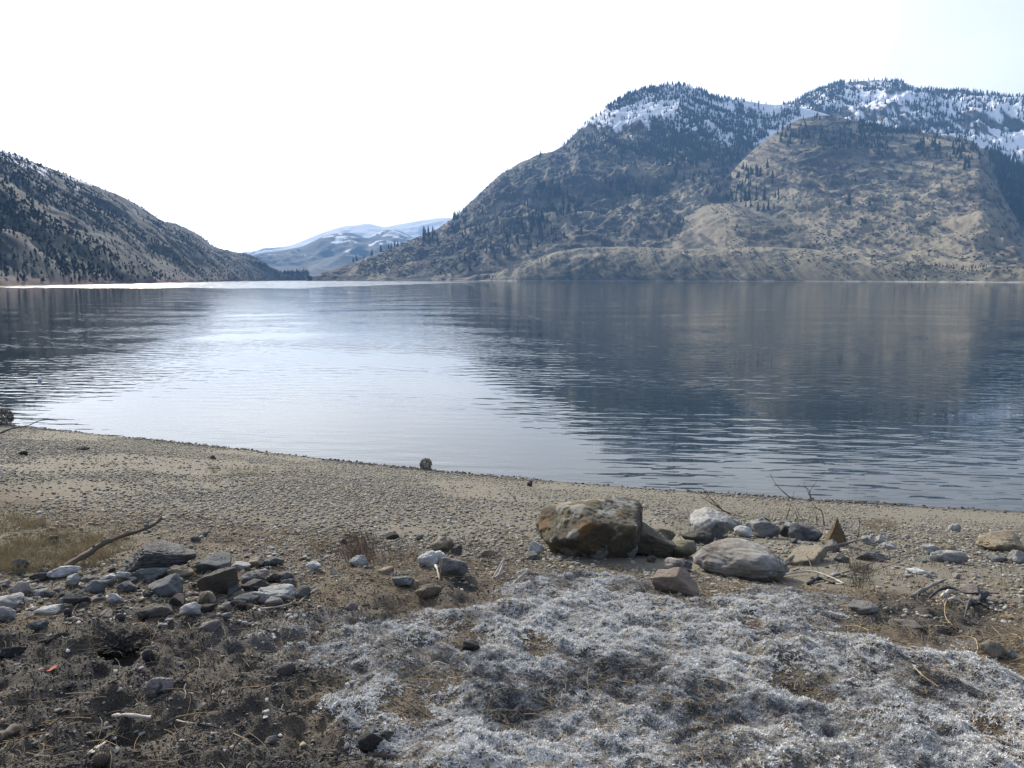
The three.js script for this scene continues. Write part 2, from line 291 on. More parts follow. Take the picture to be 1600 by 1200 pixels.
const bigRelief = (x, y, z, v) => rugged(x, y, z, 24);
terrain('distant_mountain', { x0: 300, x1: 900, nu: 300, nv: 70, ridge: [[300, 402], [390, 393], [410, 388.5], [450, 384], [480, 373], [505, 363], [530, 356], [555, 353], [575, 350.5], [600, 355], [620, 352], [650, 347], [690, 341], [720, 340], [800, 330], [900, 340]],
  far: [[300, 7000], [900, 7000]], near: [[300, 5300], [900, 5300]], foot: [[300, 436], [900, 436]], relief: (x, y, z) => 70 * ridged(x / 560, z / 560, 4) + 26 * fbm2(x / 120, z / 120, 3),
  color: (x, y, z, v) => mix3([0.06, 0.07, 0.075], SNOW, 0.9 * sstep(-0.15, 0.15, (y - 170) / 300 + 0.8 * fbm2(x / 260, z / 260, 4) + 0.4 * fbm2(x / 70, y / 45, 3))) });
terrain('distant_mountain', { x0: 330, x1: 830, nu: 300, nv: 80, ridge: [[330, 420], [385, 402], [410, 396], [440, 392], [470, 386], [488, 378], [505, 370], [530, 366], [552, 366], [575, 372], [592, 364], [612, 360], [630, 363], [650, 374], [670, 383], [720, 395], [830, 410]],
  far: [[330, 4900], [830, 4900]], near: [[330, 3500], [830, 3500]], foot: [[330, 437], [830, 437]], relief: (x, y, z) => 46 * ridged(x / 330, z / 330, 4) + 17 * fbm2(x / 80, z / 80, 3),
  color: (x, y, z, v) => mix3(mix3([0.045, 0.055, 0.05], [0.12, 0.105, 0.085], clamp(0.3 + fbm2(x / 300, z / 300, 4) * 1.3 - 0.2 * 0)), SNOW, 0.85 * sstep(0.22, 0.4, (y - 175) / 270 + 0.75 * fbm2(x / 105, z / 105, 4) + 0.55 * fbm2(x / 30, y / 20, 3))) });

// right: snowy ridge at the back, shaded ravine wall, left peak, brown dome, spur and shore bench
terrain('snowy_ridge', { x0: 1120, x1: 1860, nu: 330, nv: 120, ridge: [[1120, 190], [1170, 170], [1225, 166], [1250, 155], [1280, 140], [1310, 131], [1340, 128], [1380, 127], [1410, 129], [1440, 139], [1480, 146], [1530, 149], [1600, 155], [1860, 175]],
  far: [[1120, 3300], [1860, 3000]], near: [[1120, 2100], [1860, 1800]], foot: [[1120, 300], [1500, 290], [1600, 330], [1860, 330]], relief: (x, y, z) => rugged(x, y, z, 30) + 22 * ridged((x - z) / 330, (x + z) / 900, 2),
  color: (x, y, z, v, px, ny) => mix3(mix3([0.10, 0.085, 0.07], SCRUB, clamp(0.5 + fbm2(x / 70, z / 70, 3))), SNOW, sstep(-0.02, 0.1, 0.2 + 0.8 * fbm2(x / 110 + 3, z / 110, 4) + 0.8 * fbm2(x / 24, y / 14 + z / 24, 4) - (px > 1500 ? 0.1 : 0))) });
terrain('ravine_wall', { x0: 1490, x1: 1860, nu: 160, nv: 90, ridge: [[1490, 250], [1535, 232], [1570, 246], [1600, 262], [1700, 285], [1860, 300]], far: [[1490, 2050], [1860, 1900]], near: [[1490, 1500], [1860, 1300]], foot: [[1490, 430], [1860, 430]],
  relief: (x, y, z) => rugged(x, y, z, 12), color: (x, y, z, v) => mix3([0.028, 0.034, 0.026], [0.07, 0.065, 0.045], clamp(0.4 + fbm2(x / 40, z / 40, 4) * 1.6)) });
terrain('mountain_peak', { x0: 478, x1: 1330, nu: 820, nv: 330,
  ridge: [[478, 438.5], [500, 431], [530, 418], [560, 409], [600, 394], [640, 376], [680, 359], [700, 346], [715, 336], [740, 312], [770, 283], [800, 262], [830, 248], [850, 242], [880, 228], [900, 207], [930, 184], [960, 161], [985, 147], [1020, 136], [1060, 133], [1090, 140], [1120, 152], [1160, 158], [1200, 164], [1240, 166], [1330, 190]],
  far: [[478, 1530], [600, 1720], [715, 1900], [850, 2250], [1000, 2550], [1330, 2700]], near: [[478, 1500], [600, 1420], [700, 1400], [850, 1330], [1000, 1260], [1200, 1160], [1330, 1100]],
  profile: (v, px) => mix(mix(Math.pow(v, 0.9), 0.75 * v + 0.25 * v * v, sstep(800, 1000, px)), 0.4 * v + 0.6 * Math.pow(v, 2.4), sstep(1110, 1200, px)),
  relief: (x, y, z, v, px) => rugged(x, y, z, mix(9, 27, sstep(560, 850, px))) ,
  color: (x, y, z, v, px, ny) => mix3(slopeColor(x, y, z, ny, 0.14 * sstep(900, 760, px) + 0.02), SNOW, 0.92 * snowAt(x, y, z, 395 + 70 * sstep(1010, 900, px), 100)) });
terrain('brown_dome', { x0: 1050, x1: 1680, nu: 640, nv: 300,
  ridge: [[1050, 420], [1080, 372], [1110, 315], [1130, 286], [1155, 257], [1190, 224], [1225, 200], [1250, 187], [1290, 182], [1340, 190], [1420, 206], [1500, 216], [1530, 229], [1545, 258], [1560, 292], [1580, 330], [1605, 366], [1640, 398], [1680, 425]],
  far: [[1050, 1750], [1250, 1950], [1500, 1850], [1600, 1500], [1680, 1250]], near: [[1050, 1200], [1250, 1080], [1600, 900], [1680, 880]],
  profile: (v) => 0.35 * v + 0.65 * Math.pow(v, 1.7), relief: (x, y, z, v, px) => rugged(x, y, z, 15) + 6 * fbm2(x / 260, y / 22, 3),
  color: (x, y, z, v, px, ny) => mix3(slopeColor(x, y, z, ny, -0.12), SNOW, 0.9 * sstep(0.0, 0.1, (y - 400) / 60 + fbm2(x / 60, z / 60, 3) + 0.4 * fbm2(x / 14, y / 10, 3) - 0.25)) });
terrain('mountain_spur', { x0: 930, x1: 1360, nu: 260, nv: 110,
  ridge: [[930, 432], [980, 410], [1020, 372], [1060, 340], [1100, 323], [1130, 318], [1160, 324], [1210, 341], [1260, 358], [1310, 376], [1360, 398]], far: [[930, 1560], [1100, 1560], [1360, 1200]], near: [[930, 1300], [1360, 1040]],
  profile: (v) => Math.pow(v, 0.95), relief: (x, y, z, v) => rugged(x, y, z, 11), color: (x, y, z, v, px, ny) => slopeColor(x, y, z, ny, -0.08) });
terrain('shore_bench', { x0: 690, x1: 1800, nu: 860, nv: 90,
  ridge: [[690, 438], [740, 432], [790, 423], [830, 409], [870, 394], [920, 387], [1000, 386], [1060, 389], [1130, 387], [1200, 386], [1270, 390], [1330, 398], [1400, 408], [1480, 415], [1600, 417], [1800, 418]],
  far: [[690, 1400], [850, 1400], [1100, 1300], [1300, 1180], [1600, 1010], [1800, 980]], near: [[690, 1380], [850, 1300], [1000, 1230], [1200, 1120], [1400, 1010], [1500, 925], [1600, 890], [1800, 850]],
  profile: (v) => Math.pow(v, 0.62), relief: (x, y, z, v) => 7 * fbm2(x / 50, z / 50, 3) + 5 * ridged(x / 26, z / 26 + y / 9, 3) + 2.4 * fbm2(x / 8, y / 4, 2),
  color: (x, y, z, v, px, ny) => mix3(mix3(mix3([0.035, 0.037, 0.028], [0.12, 0.105, 0.07], clamp(0.42 + 1.5 * fbm2(x / 9, y / 3.5 + z / 9, 4) + 0.7 * fbm2(x / 40, z / 40, 2))), mix3(TAN, STRAWC, clamp(0.5 + 1.5 * fbm2(x / 20, z / 20, 3))), 0.85 * sstep(0.45, 0.85, v + 0.6 * fbm2(x / 34, z / 20, 4))), [0.24, 0.23, 0.215], sstep(1.5, 0.5, y + 1.2 * fbm2(x / 12, z / 12, 2))) });

// ------------------------------------------------------------------ conifers on the slopes
const CELL = 4, zbuf = new Map(), zkey = (px, py) => Math.floor(px / CELL) * 4096 + Math.floor(py / CELL);
for (const s of sheets) { s.Q = s.P.map((p) => project(p[0], p[1], p[2])); s.P.forEach((p, i) => { if (p[3] > 1.02) return; const k = zkey(s.Q[i][0], s.Q[i][1]), d = s.Q[i][2]; if (!(zbuf.get(k) < d)) zbuf.set(k, d); }); }
function seen(q) { const z = zbuf.get(zkey(q[0], q[1])); return !z || q[2] < z * 1.06; }
function spots(names, x0, y0, x1, y1, count, test) {      // points of the slopes that lie in a stretch of hillside
  const c = []; for (const s of sheets) if (names.includes(s.name)) s.P.forEach((p, i) => { const q = s.Q[i]; if (p[3] <= 1.005 && q[0] >= x0 && q[0] <= x1 && q[1] >= y0 && q[1] <= y1 && seen(q) && (!test || test(p, q))) c.push(p); });
  const out = []; for (let i = 0; i < count && c.length; i++) { const p = c[Math.floor(rnd() * c.length)]; out.push([p[0] + rr(-3, 3), p[1] - 0.6, p[2] + rr(-3, 3)]); } return out;
}
function crownGeo(seed, tiers = 6, sides = 7) {           // 1 m tall, ragged tiers
  srand(seed); const pos = [], idx = [];
  for (let t = 0; t < tiers; t++) {
    const y0 = 0.1 + 0.86 * t / tiers, y1 = Math.min(1, y0 + 1.7 / tiers * 0.86), r = 0.19 * Math.pow(1 - t / (tiers + 0.4), 0.85), b = pos.length / 3;
    pos.push(rr(-0.01, 0.01), y1, rr(-0.01, 0.01));
    for (let i = 0; i < sides * 2; i++) { const a = i / sides / 2 * 6.283 + t, q = r * (i % 2 ? rr(0.35, 0.6) : rr(0.75, 1.25)); pos.push(Math.cos(a) * q, y0 + (i % 2 ? 0.04 : rr(-0.03, 0.02)), Math.sin(a) * q); }
    for (let i = 0; i < sides * 2; i++) idx.push(b, b + 1 + (i + 1) % (sides * 2), b + 1 + i);
  }
  return geoFrom(pos, idx).toNonIndexed();
}
const crowns = [1, 2, 3].map((k) => { const g = crownGeo(k); g.computeVertexNormals(); return g; });
const trunkG = new THREE.CylinderGeometry(0.012, 0.024, 0.3, 6); trunkG.translate(0, 0.1, 0);
const needleM = [[0.020, 0.032, 0.022], [0.028, 0.038, 0.024], [0.016, 0.026, 0.021]].map((c) => new THREE.MeshStandardMaterial({ color: new THREE.Color().setRGB(...c), roughness: 0.95 })), barkM = new THREE.MeshStandardMaterial({ color: new THREE.Color().setRGB(0.07, 0.05, 0.038), roughness: 1 });
const conifers = crowns.map((g, k) => { const t = new THREE.Group(); part('trunk', trunkG, barkM, t); part('crown', g, needleM[k], t); return t; });
let ct = 0;
function conifer(p, h, label, group) { const t = conifers[ct++ % 3].clone(); t.name = numbered('pine_tree'); t.position.set(p[0], p[1], p[2]); h *= 1.4; const w = rr(0.85, 1.3); t.scale.set(h * w, h, h * w); t.rotation.y = rr(0, 6.28); tag(t, label, 'tree', group); scene.add(shade(t)); }
srand(77);
const MP = ['mountain_peak'], SP = ['mountain_spur', 'mountain_peak'], BD = ['brown_dome'], BE = ['shore_bench', 'mountain_spur'];
for (const [px, h] of [[552, 9], [557, 10], [566, 8], [578, 9], [582, 11], [594, 13], [606, 9], [610, 10], [614, 11], [618, 10], [622, 9]]) for (const p of spots(MP, px - 2, 340, px + 2, 440, 600).sort((a, b) => b[1] - a[1]).slice(0, 1)) conifer(p, h, 'small dark conifer on the skyline of the low grassy point', 'conifers along the skyline of the point');
for (const [names, x0, y0, x1, y1, n, h0, h1, label, group] of [
  [MP, 657, 362, 684, 386, 20, 9, 15, 'dark conifer in the clump where point meets steep slope', 'conifer clump above the point'],
  [MP, 708, 326, 730, 350, 9, 9, 15, 'dark conifer standing on the steep left edge of the brown mountain', 'conifers on the steep left edge'],
  [MP, 835, 290, 888, 313, 20, 10, 16, 'dark conifer in the upper grove on the rocky shoulder', 'grove on the rocky shoulder'],
  [MP, 858, 316, 912, 346, 24, 10, 16, 'dark conifer in the slanting grove below the rocky shoulder', 'slanting grove below the shoulder'],
  [MP, 805, 345, 852, 384, 20, 9, 15, 'dark conifer on the shadowed rocks low on the left of the mountain', 'conifers on the low shadowed rocks'],
  [MP, 768, 386, 800, 406, 10, 8, 12, 'dark conifer in the small grove just above the shore bench', 'small grove above the bench'],
  [MP, 948, 284, 992, 310, 22, 10, 16, 'dark conifer in the thick grove on the grassy mid slope', 'thick grove on the mid slope'],
  [SP, 1020, 294, 1042, 310, 7, 9, 13, 'dark conifer in the little clump right of the thick grove', 'little clump on the mid slope'],
  [SP, 1040, 255, 1100, 285, 16, 10, 16, 'dark conifer scattered below the snow patches of the left peak', 'conifers under the snow patches'],
  [SP, 1104, 290, 1146, 318, 6, 10, 15, 'dark conifer standing on the bare crest of the spur', 'conifers on the spur crest'],
  [BD, 1160, 262, 1215, 332, 30, 9, 15, 'dark conifer in the gully between left peak and brown dome', 'conifers in the gully'],
  [BD, 1322, 316, 1330, 326, 1, 15, 16, 'lone dark conifer in the middle of the bare brown dome', undefined],
  [BD, 1371, 240, 1382, 254, 4, 10, 15, 'dark conifer of the small group near the top of the brown dome', 'small group on the dome'],
  [BD, 1428, 226, 1470, 250, 16, 10, 16, 'dark conifer in the grove high on the right of the brown dome', 'grove high on the dome'],
  [BD, 1488, 226, 1522, 268, 14, 9, 15, 'dark conifer beside the shaded ravine at the right end of the dome', 'conifers beside the ravine'],
  [BD, 1218, 198, 1258, 230, 16, 9, 14, 'dark conifer on the upper left shoulder of the brown dome', 'conifers on the dome shoulder'],
  [MP, 700, 240, 1090, 400, 55, 6, 14, 'single dark conifer standing apart on slopes under the left peak', 'scattered conifers of the left slopes'],
  [BD, 1230, 230, 1520, 330, 12, 5, 9, 'small lone conifer dotted on the bare brown dome', 'small conifers of the dome'],
]) for (const p of spots(names, x0, y0, x1, y1, n)) conifer(p, rr(h0, h1), label, group);
// forests too dense to count
function forest(label, lists, h0, h1, col, k = 0, wide = 1) {
  const mats = [], cols = [], q = new THREE.Quaternion(), Y = new THREE.Vector3(0, 1, 0);
  for (const l of lists) for (const p of l) { const h = rr(h0, h1), w = rr(0.8, 1.4) * wide, c = rr(0.7, 1.35); mats.push(new THREE.Matrix4().compose(new THREE.Vector3(...p), q.setFromAxisAngle(Y, rr(0, 6.28)), new THREE.Vector3(h * w, h, h * w))); cols.push([col[0] * c, col[1] * c, col[2] * c]); }
  stuff('conifer_forest', label, 'forest', crowns[k], new THREE.MeshStandardMaterial({ roughness: 1 }), mats, cols);
}
const patchy = (s, o, t) => (p) => fbm2(p[0] / s + o, p[2] / s, 3) > t;
forest('dark conifer forest over the snowy top of the left peak', [spots(MP, 905, 125, 1250, 240, 650), spots(MP, 930, 125, 1250, 160, 420), spots(MP, 940, 130, 1250, 250, 2800, patchy(110, 2, 0.04)), spots(MP, 1060, 190, 1160, 262, 500), spots(MP, 880, 180, 960, 240, 120)], 9, 15, [0.020, 0.030, 0.026]);
forest('dark conifer forest on the snowy ridge behind the dome', [spots(['snowy_ridge'], 1150, 120, 1320, 200, 900), spots(['snowy_ridge'], 1320, 120, 1640, 260, 350), spots(['snowy_ridge'], 1300, 120, 1640, 250, 1200, patchy(120, 5, 0.1)), spots(['snowy_ridge'], 1430, 134, 1640, 176, 500)], 10, 17, [0.020, 0.030, 0.026], 1);
forest('band of conifers across the top of the brown dome', [spots(BD, 1275, 208, 1385, 236, 130), spots(BD, 1340, 184, 1435, 208, 150), spots(BD, 1250, 182, 1530, 222, 90)], 8, 14, [0.022, 0.034, 0.024], 2);
forest('conifers massed in the groves and gullies of the brown mountain', [spots(MP, 835, 290, 912, 346, 60, patchy(30, 1, 0)), spots(MP, 790, 300, 870, 390, 90, patchy(40, 4, 0.08)), spots(SP, 940, 282, 1000, 312, 30), spots(SP, 1035, 248, 1110, 290, 36, patchy(30, 6, 0)), spots(MP, 900, 225, 1130, 262, 110), spots(['mountain_peak', 'brown_dome'], 1120, 235, 1190, 320, 130, patchy(40, 9, 0)), spots(MP, 700, 330, 800, 430, 60, patchy(40, 2, 0.1)), spots(BD, 1215, 196, 1262, 232, 20), spots(BD, 1425, 222, 1530, 252, 30)], 5, 19, [0.021, 0.032, 0.024], 1);
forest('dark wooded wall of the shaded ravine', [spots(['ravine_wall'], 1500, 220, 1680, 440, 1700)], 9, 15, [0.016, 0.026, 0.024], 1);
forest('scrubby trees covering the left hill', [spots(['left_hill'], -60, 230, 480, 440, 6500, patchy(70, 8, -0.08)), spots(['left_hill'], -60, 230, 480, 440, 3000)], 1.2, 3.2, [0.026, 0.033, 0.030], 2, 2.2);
forest('trees along the foot of the valley between the hills', [spots(['left_hill', 'distant_mountain'], 440, 425, 482, 437, 60)], 6, 10, [0.03, 0.036, 0.03], 0);
{ // low dark scrub speckling the slopes
  const M = [], C = [], q = new THREE.Quaternion(), Y = new THREE.Vector3(0, 1, 0), g = new THREE.IcosahedronGeometry(1, 1), gp = g.attributes.position;
  for (let i = 0; i < gp.count; i++) { const k = 0.8 + 0.4 * hash3(Math.round(gp.getX(i) * 50), Math.round(gp.getY(i) * 50), Math.round(gp.getZ(i) * 50)); gp.setXYZ(i, gp.getX(i) * k, gp.getY(i) * k, gp.getZ(i) * k); } g.computeVertexNormals();
  const speck = (names, x0, y0, x1, y1, n, r0, r1, s, o, t) => { for (const p of spots(names, x0, y0, x1, y1, n, (p) => fbm2(p[0] / s + o, p[2] / s + p[1] / 12, 3) > t)) { const r = rr(r0, r1), c = rr(0.6, 1.5); M.push(new THREE.Matrix4().compose(new THREE.Vector3(p[0], p[1] + 0.5, p[2]), q.setFromAxisAngle(Y, rr(0, 6.28)), new THREE.Vector3(r * rr(1, 2.2), r, r))); C.push([0.034 * c, 0.034 * c, 0.026 * c]); } };
  speck(BD, 1090, 185, 1600, 430, 3200, 0.3, 1.15, 34, 1, 0.0); speck(MP, 560, 200, 1200, 430, 4200, 0.4, 1.5, 40, 3, -0.05); speck(['mountain_spur'], 940, 300, 1340, 400, 900, 0.3, 1.1, 26, 5, 0.0); speck(['shore_bench'], 740, 385, 1600, 438, 3600, 0.25, 0.8, 18, 7, -0.1);
  stuff('hillside_scrub', 'low dark scrub speckling the brown mountain slopes', 'scrub', g, new THREE.MeshStandardMaterial({ roughness: 1 }), M, C);
}
{ // broad tree at the tip of the point
  const p = at(484, 437.5, 1480), t = new THREE.Group(); t.name = numbered('shoreline_tree'); t.position.set(p[0], 0.2, p[2]);
  const gs = []; srand(5); for (let i = 0; i < 60; i++) { const g = new THREE.IcosahedronGeometry(rr(0.9, 1.9), 0); const a = rr(0, 6.28), r = rr(0, 3.4); g.translate(Math.cos(a) * r, rr(2, 9.4) - r * 0.5, Math.sin(a) * r); g.rotateY(i); gs.push(g); }
  part('crown', mergeGeometries(gs), needleM[0], t); const tr = new THREE.CylinderGeometry(0.3, 0.5, 4, 8); tr.translate(0, 1.6, 0); part('trunk', tr, barkM, t);
  tag(t, 'dark bushy tree at the tip of the low point by the water', 'tree'); scene.add(shade(t));
}
forest('bare brownish thicket along the right shore', [spots(['shore_bench'], 1420, 408, 1540, 424, 140)], 2.5, 5, [0.10, 0.07, 0.055], 1);

// ------------------------------------------------------------------ stones
function icoGeo(detail) { const g = new THREE.IcosahedronGeometry(1, detail); g.deleteAttribute('uv'); g.deleteAttribute('normal'); return mergeVertices(g, 1e-5); }
const icoCache = {};
function rockShape(seed, detail, o = {}) {
  // a rounded polyhedron: the softened meeting of a few random planes, then weathered
  srand(seed); const ico = icoCache[detail] ??= icoGeo(detail), P = ico.attributes.position, np = o.planes ?? 10, sharp = o.sharp ?? 16, planes = [];
  if (o.cut) for (const c of o.cut) { const l = Math.hypot(c[0], c[1], c[2]); planes.push([c[0] / l, c[1] / l, c[2] / l, c[3]]); }
  for (let i = 0; i < np; i++) { const z = 1 - 2 * (i + 0.5) / np, a = i * 2.39996 + seed * 1.7 + rr(-0.5, 0.5), r = Math.sqrt(1 - z * z); planes.push([Math.cos(a) * r, z + rr(-0.2, 0.2), Math.sin(a) * r, (o.cut ? 1.05 : 1) * rr(0.78, 1.12)]); }
  const pos = new Float32Array(P.count * 3), [w, h, d] = o.dims ?? [1, 1, 1], rough = o.rough ?? 0.075, fs = o.fs ?? 2.2;
  let mn = [9, 9, 9], mx = [-9, -9, -9];
  for (let i = 0; i < P.count; i++) {
    const x = P.getX(i), y = P.getY(i), z = P.getZ(i); let s = 0;
    for (const p of planes) { const k = (p[0] * x + p[1] * y + p[2] * z) / p[3]; if (k > 0) s += Math.pow(k, sharp); }
    let r = Math.pow(s, -1 / sharp); r = Math.min(r, 1.6);
    r *= 1 + rough * 2 * fbm3(x * fs + seed, y * fs, z * fs, 4) + rough * 0.9 * fbm3(x * fs * 5, y * fs * 5 + seed, z * fs * 5, 3);
    r *= 1 + rough * 0.55 * (1 - 2 * Math.abs(n3(x * fs * 1.7 + 3, y * fs * 1.7 + seed, z * fs * 1.7))) + rough * 0.3 * (1 - 2 * Math.abs(n3(x * fs * 4.3, y * fs * 4.3 + seed, z * fs * 4.3)));
    if (o.strata) r *= 1 + o.strata * (Math.abs(n3(x * 0.8, (y + 0.35 * x) * 9 + seed, z * 0.8)) - 0.4);
    const q = [x * r, y * r, z * r]; for (let k = 0; k < 3; k++) { pos[i * 3 + k] = q[k]; mn[k] = Math.min(mn[k], q[k]); mx[k] = Math.max(mx[k], q[k]); }
  }
  // fitted to a box of the wanted size, standing on y = 0
  const D = [w, h, d]; for (let i = 0; i < P.count; i++) for (let k = 0; k < 3; k++) { const f = (pos[i * 3 + k] - mn[k]) / (mx[k] - mn[k]); pos[i * 3 + k] = (k === 1 ? f : f - 0.5) * D[k]; }
  const g = new THREE.BufferGeometry(); g.setAttribute('position', new THREE.BufferAttribute(pos, 3)); g.setIndex(ico.index.clone()); g.computeVertexNormals();
  const uv = new Float32Array(P.count * 2); for (let i = 0; i < P.count; i++) { const x = pos[i * 3], y = pos[i * 3 + 1], z = pos[i * 3 + 2]; uv[i * 2] = x * 5 + z * 2.9; uv[i * 2 + 1] = y * 5 - z * 1.6; } g.setAttribute('uv', new THREE.BufferAttribute(uv, 2));
  return g;
}
function paint(g, fn) { const p = g.attributes.position, n = g.attributes.normal, c = new Float32Array(p.count * 3); for (let i = 0; i < p.count; i++) c.set(fn(p.getX(i), p.getY(i), p.getZ(i), n.getX(i), n.getY(i), n.getZ(i)), i * 3); g.setAttribute('color', new THREE.BufferAttribute(c, 3)); return g; }
const stoneM = new THREE.MeshStandardMaterial({ vertexColors: true, roughness: 0.88, bumpMap: grainBump, bumpScale: 0.009 });
const TONES = { slate: [0.145, 0.152, 0.152], grey: [0.19, 0.185, 0.175], pale: [0.41, 0.405, 0.385], white: [0.66, 0.66, 0.645], tan: [0.29, 0.245, 0.175], olive: [0.15, 0.135, 0.085], dark: [0.055, 0.052, 0.047], pink: [0.31, 0.27, 0.245], rust: [0.22, 0.12, 0.055], charred: [0.03, 0.029, 0.03] };
function mottle(base, seed, amt = 0.5, scale = 14) { return (x, y, z) => { const f = fbm3(x * scale + seed, y * scale, z * scale, 4), s = fbm3(x * scale * 5, y * scale * 5 + seed, z * scale * 5, 2), k = 1 + amt * 1.6 * f + amt * 0.9 * s; return [base[0] * k, base[1] * (k + 0.02 * f), base[2] * (k - 0.03 * f)]; }; }
let stoneSeed = 100;
function stone(x0, y0, x1, y1, tone, label, o = {}) {
  // box in the photograph -> size and place on the ground
  const seed = o.seed ?? stoneSeed++, cx = (x0 + x1) / 2, foot = hit(cx, y1 - (o.lift ?? 1)), dist = project(foot.x, foot.y, foot.z)[2];
  const w = (x1 - x0) * dist / F, look = Math.atan2(EYE - foot.y, Math.hypot(foot.x, foot.z)), d = w * (o.deep ?? 0.75);
  const h = Math.max(0.2 * w, ((y1 - y0) * dist / F - 0.45 * d * Math.sin(look)) / Math.cos(look)) * (o.name ? 1.12 : 1.3) * (o.hk ?? 1), back = d * 0.42, l = Math.hypot(foot.x, foot.z);
  const g = rockShape(seed, o.detail ?? 9, { dims: [w, h, d], ...o });
  paint(g, o.paint ? o.paint(w, h, d) : mottle(TONES[tone], seed, o.amt, o.scale));
  const m = new THREE.Mesh(g, stoneM); m.name = numbered(o.name ?? 'stone');
  const px = foot.x + foot.x / l * back, pz = foot.z + foot.z / l * back;
  m.position.set(px, Math.min(groundY(px, pz), foot.y + 0.04) - h * (o.name ? 0.12 : 0.16) + (o.up ?? 0), pz); m.rotation.y = Math.atan2(-foot.x, -foot.z) + (o.turn ?? 0); m.rotation.z = o.tilt ?? 0;
  tag(m, label, o.category ?? 'stone', o.group); scene.add(shade(m)); return m;
}
// the big boulder: broad pale top, lichen on the left shoulder, dark undercut face to the right
stone(831, 772, 1010, 876, 'olive', 'largest boulder, olive brown with orange lichen and a dark undercut front', { name: 'boulder', category: 'boulder', detail: 46, deep: 0.8, sharp: 20, planes: 9, rough: 0.035, seed: 41,
  cut: [[-0.2, 0.95, -0.25, 0.6], [0.32, 0.9, 0.2, 0.58], [-0.72, 0.55, 0.45, 0.64], [0.3, -0.28, 0.9, 0.56], [-0.25, -0.5, 0.85, 0.62], [-0.85, -0.5, 0.2, 0.78], [0.98, 0.05, 0.15, 0.8], [0, -1, 0, 0.62], [0, 0, -1, 0.7]],
  paint: (w, h, d) => (x, y, z, nx, ny, nz) => {
    const f = fbm3(x * 9, y * 9, z * 9, 5), g = fbm3(x * 3.2 + 4, y * 3.2, z * 3.2, 3), s = fbm3(x * 46, y * 46, z * 46, 2);
    let c = mix3([0.065, 0.055, 0.036], [0.13, 0.108, 0.068], clamp(0.5 + f * 1.6 + s * 0.5));
    c = mix3(c, [0.15, 0.13, 0.05], 0.7 * sstep(0.05, 0.3, g + 0.5 * f + 0.25 * sstep(0, -w * 0.3, x)));                          // yellow green lichen
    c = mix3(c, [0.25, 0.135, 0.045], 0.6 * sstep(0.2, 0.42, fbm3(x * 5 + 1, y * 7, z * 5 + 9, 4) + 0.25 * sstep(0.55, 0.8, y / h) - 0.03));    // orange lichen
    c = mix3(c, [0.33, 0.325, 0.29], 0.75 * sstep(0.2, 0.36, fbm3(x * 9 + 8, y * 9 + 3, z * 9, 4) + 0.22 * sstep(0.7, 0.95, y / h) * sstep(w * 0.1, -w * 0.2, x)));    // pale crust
    return c; } });
stone(986, 813, 1056, 872, 'olive', 'dark sloping boulder leaning against the right end of the largest boulder', { name: 'boulder', category: 'boulder', detail: 20, deep: 1.1, sharp: 18, cut: [[0.55, 0.75, 0, 0.6], [0.1, 0, 1, 0.7], [-1, 0.2, 0, 0.8]], planes: 8, paint: () => mottle([0.12, 0.105, 0.075], 3, 0.3, 10) });
stone(1012, 809, 1056, 832, 'olive', 'small dark brown stone perched behind the sloping boulder', { deep: 0.8, lift: -14, sharp: 18 });
stone(1080, 838, 1232, 908, 'pale', 'large rounded pale boulder with a dark hollow on its right side', { name: 'boulder', category: 'boulder', detail: 40, deep: 0.72, sharp: 5, planes: 18, rough: 0.055, fs: 1.3, hk: 1.02, seed: 67,
  paint: (w, h) => (x, y, z) => { const f = fbm3(x * 8, y * 8, z * 8, 5), s = fbm3(x * 34, y * 34, z * 34, 2), g = fbm3(x * 4 + 3, y * 4, z * 4 + 2, 3); let c = mix3([0.23, 0.215, 0.195], [0.40, 0.385, 0.36], clamp(0.5 + 1.5 * f + 1.1 * s)); c = mix3(c, [0.12, 0.11, 0.10], 0.6 * sstep(0.16, 0.36, g + 0.4 * s)); return mix3(c, [0.23, 0.185, 0.13], 0.4 * sstep(0.05, 0.3, fbm3(x * 5, y * 3 + 7, z * 5, 3) )); } });
stone(1076, 797, 1150, 842, 'pale', 'broad pale grey slab with a pitched top behind the rounded boulder', { deep: 0.9, sharp: 24, planes: 7, cut: [[0.35, 0.9, 0.1, 0.55], [-0.7, 0.7, 0.2, 0.6]], detail: 16, amt: 0.16 });
stone(1106, 816, 1128, 842, 'slate', 'small upright triangular grey stone in front of the pale slab', { deep: 0.6, sharp: 24, planes: 6, cut: [[0.8, 0.5, 0, 0.4], [-0.8, 0.5, 0, 0.4]] });
stone(1064, 824, 1116, 852, 'dark', 'dark olive angular stone left of the pale slab', { deep: 0.8, sharp: 20 });
stone(1032, 844, 1088, 874, 'olive', 'oval olive stone with a greenish top at the foot of the sloping boulder', { deep: 0.8, sharp: 7, paint: () => mottle([0.20, 0.185, 0.12], 8, 0.35, 12) });
stone(1138, 810, 1166, 832, 'pale', 'slim pale stone propped beside the pale slab', { deep: 0.6, tilt: 0.4 });
stone(1146, 822, 1175, 840, 'white', 'whitest small stone in the cluster above the rounded boulder', { deep: 0.8, sharp: 10 });
stone(1163, 805, 1197, 828, 'pale', 'pale green grey stone topmost in the cluster behind the rounded boulder', { deep: 0.8, lift: -4 });
stone(1173, 815, 1218, 842, 'grey', 'smooth grey stone at the right end of the cluster above the rounded boulder', { deep: 0.8, sharp: 9, amt: 0.15 });
stone(1217, 822, 1240, 840, 'dark', 'small blackish cube of stone beside the smooth grey one', { deep: 0.8, sharp: 22 });
stone(1232, 819, 1284, 846, 'slate', 'long dull grey stone left of the brown pyramid', { deep: 0.6, sharp: 12 });
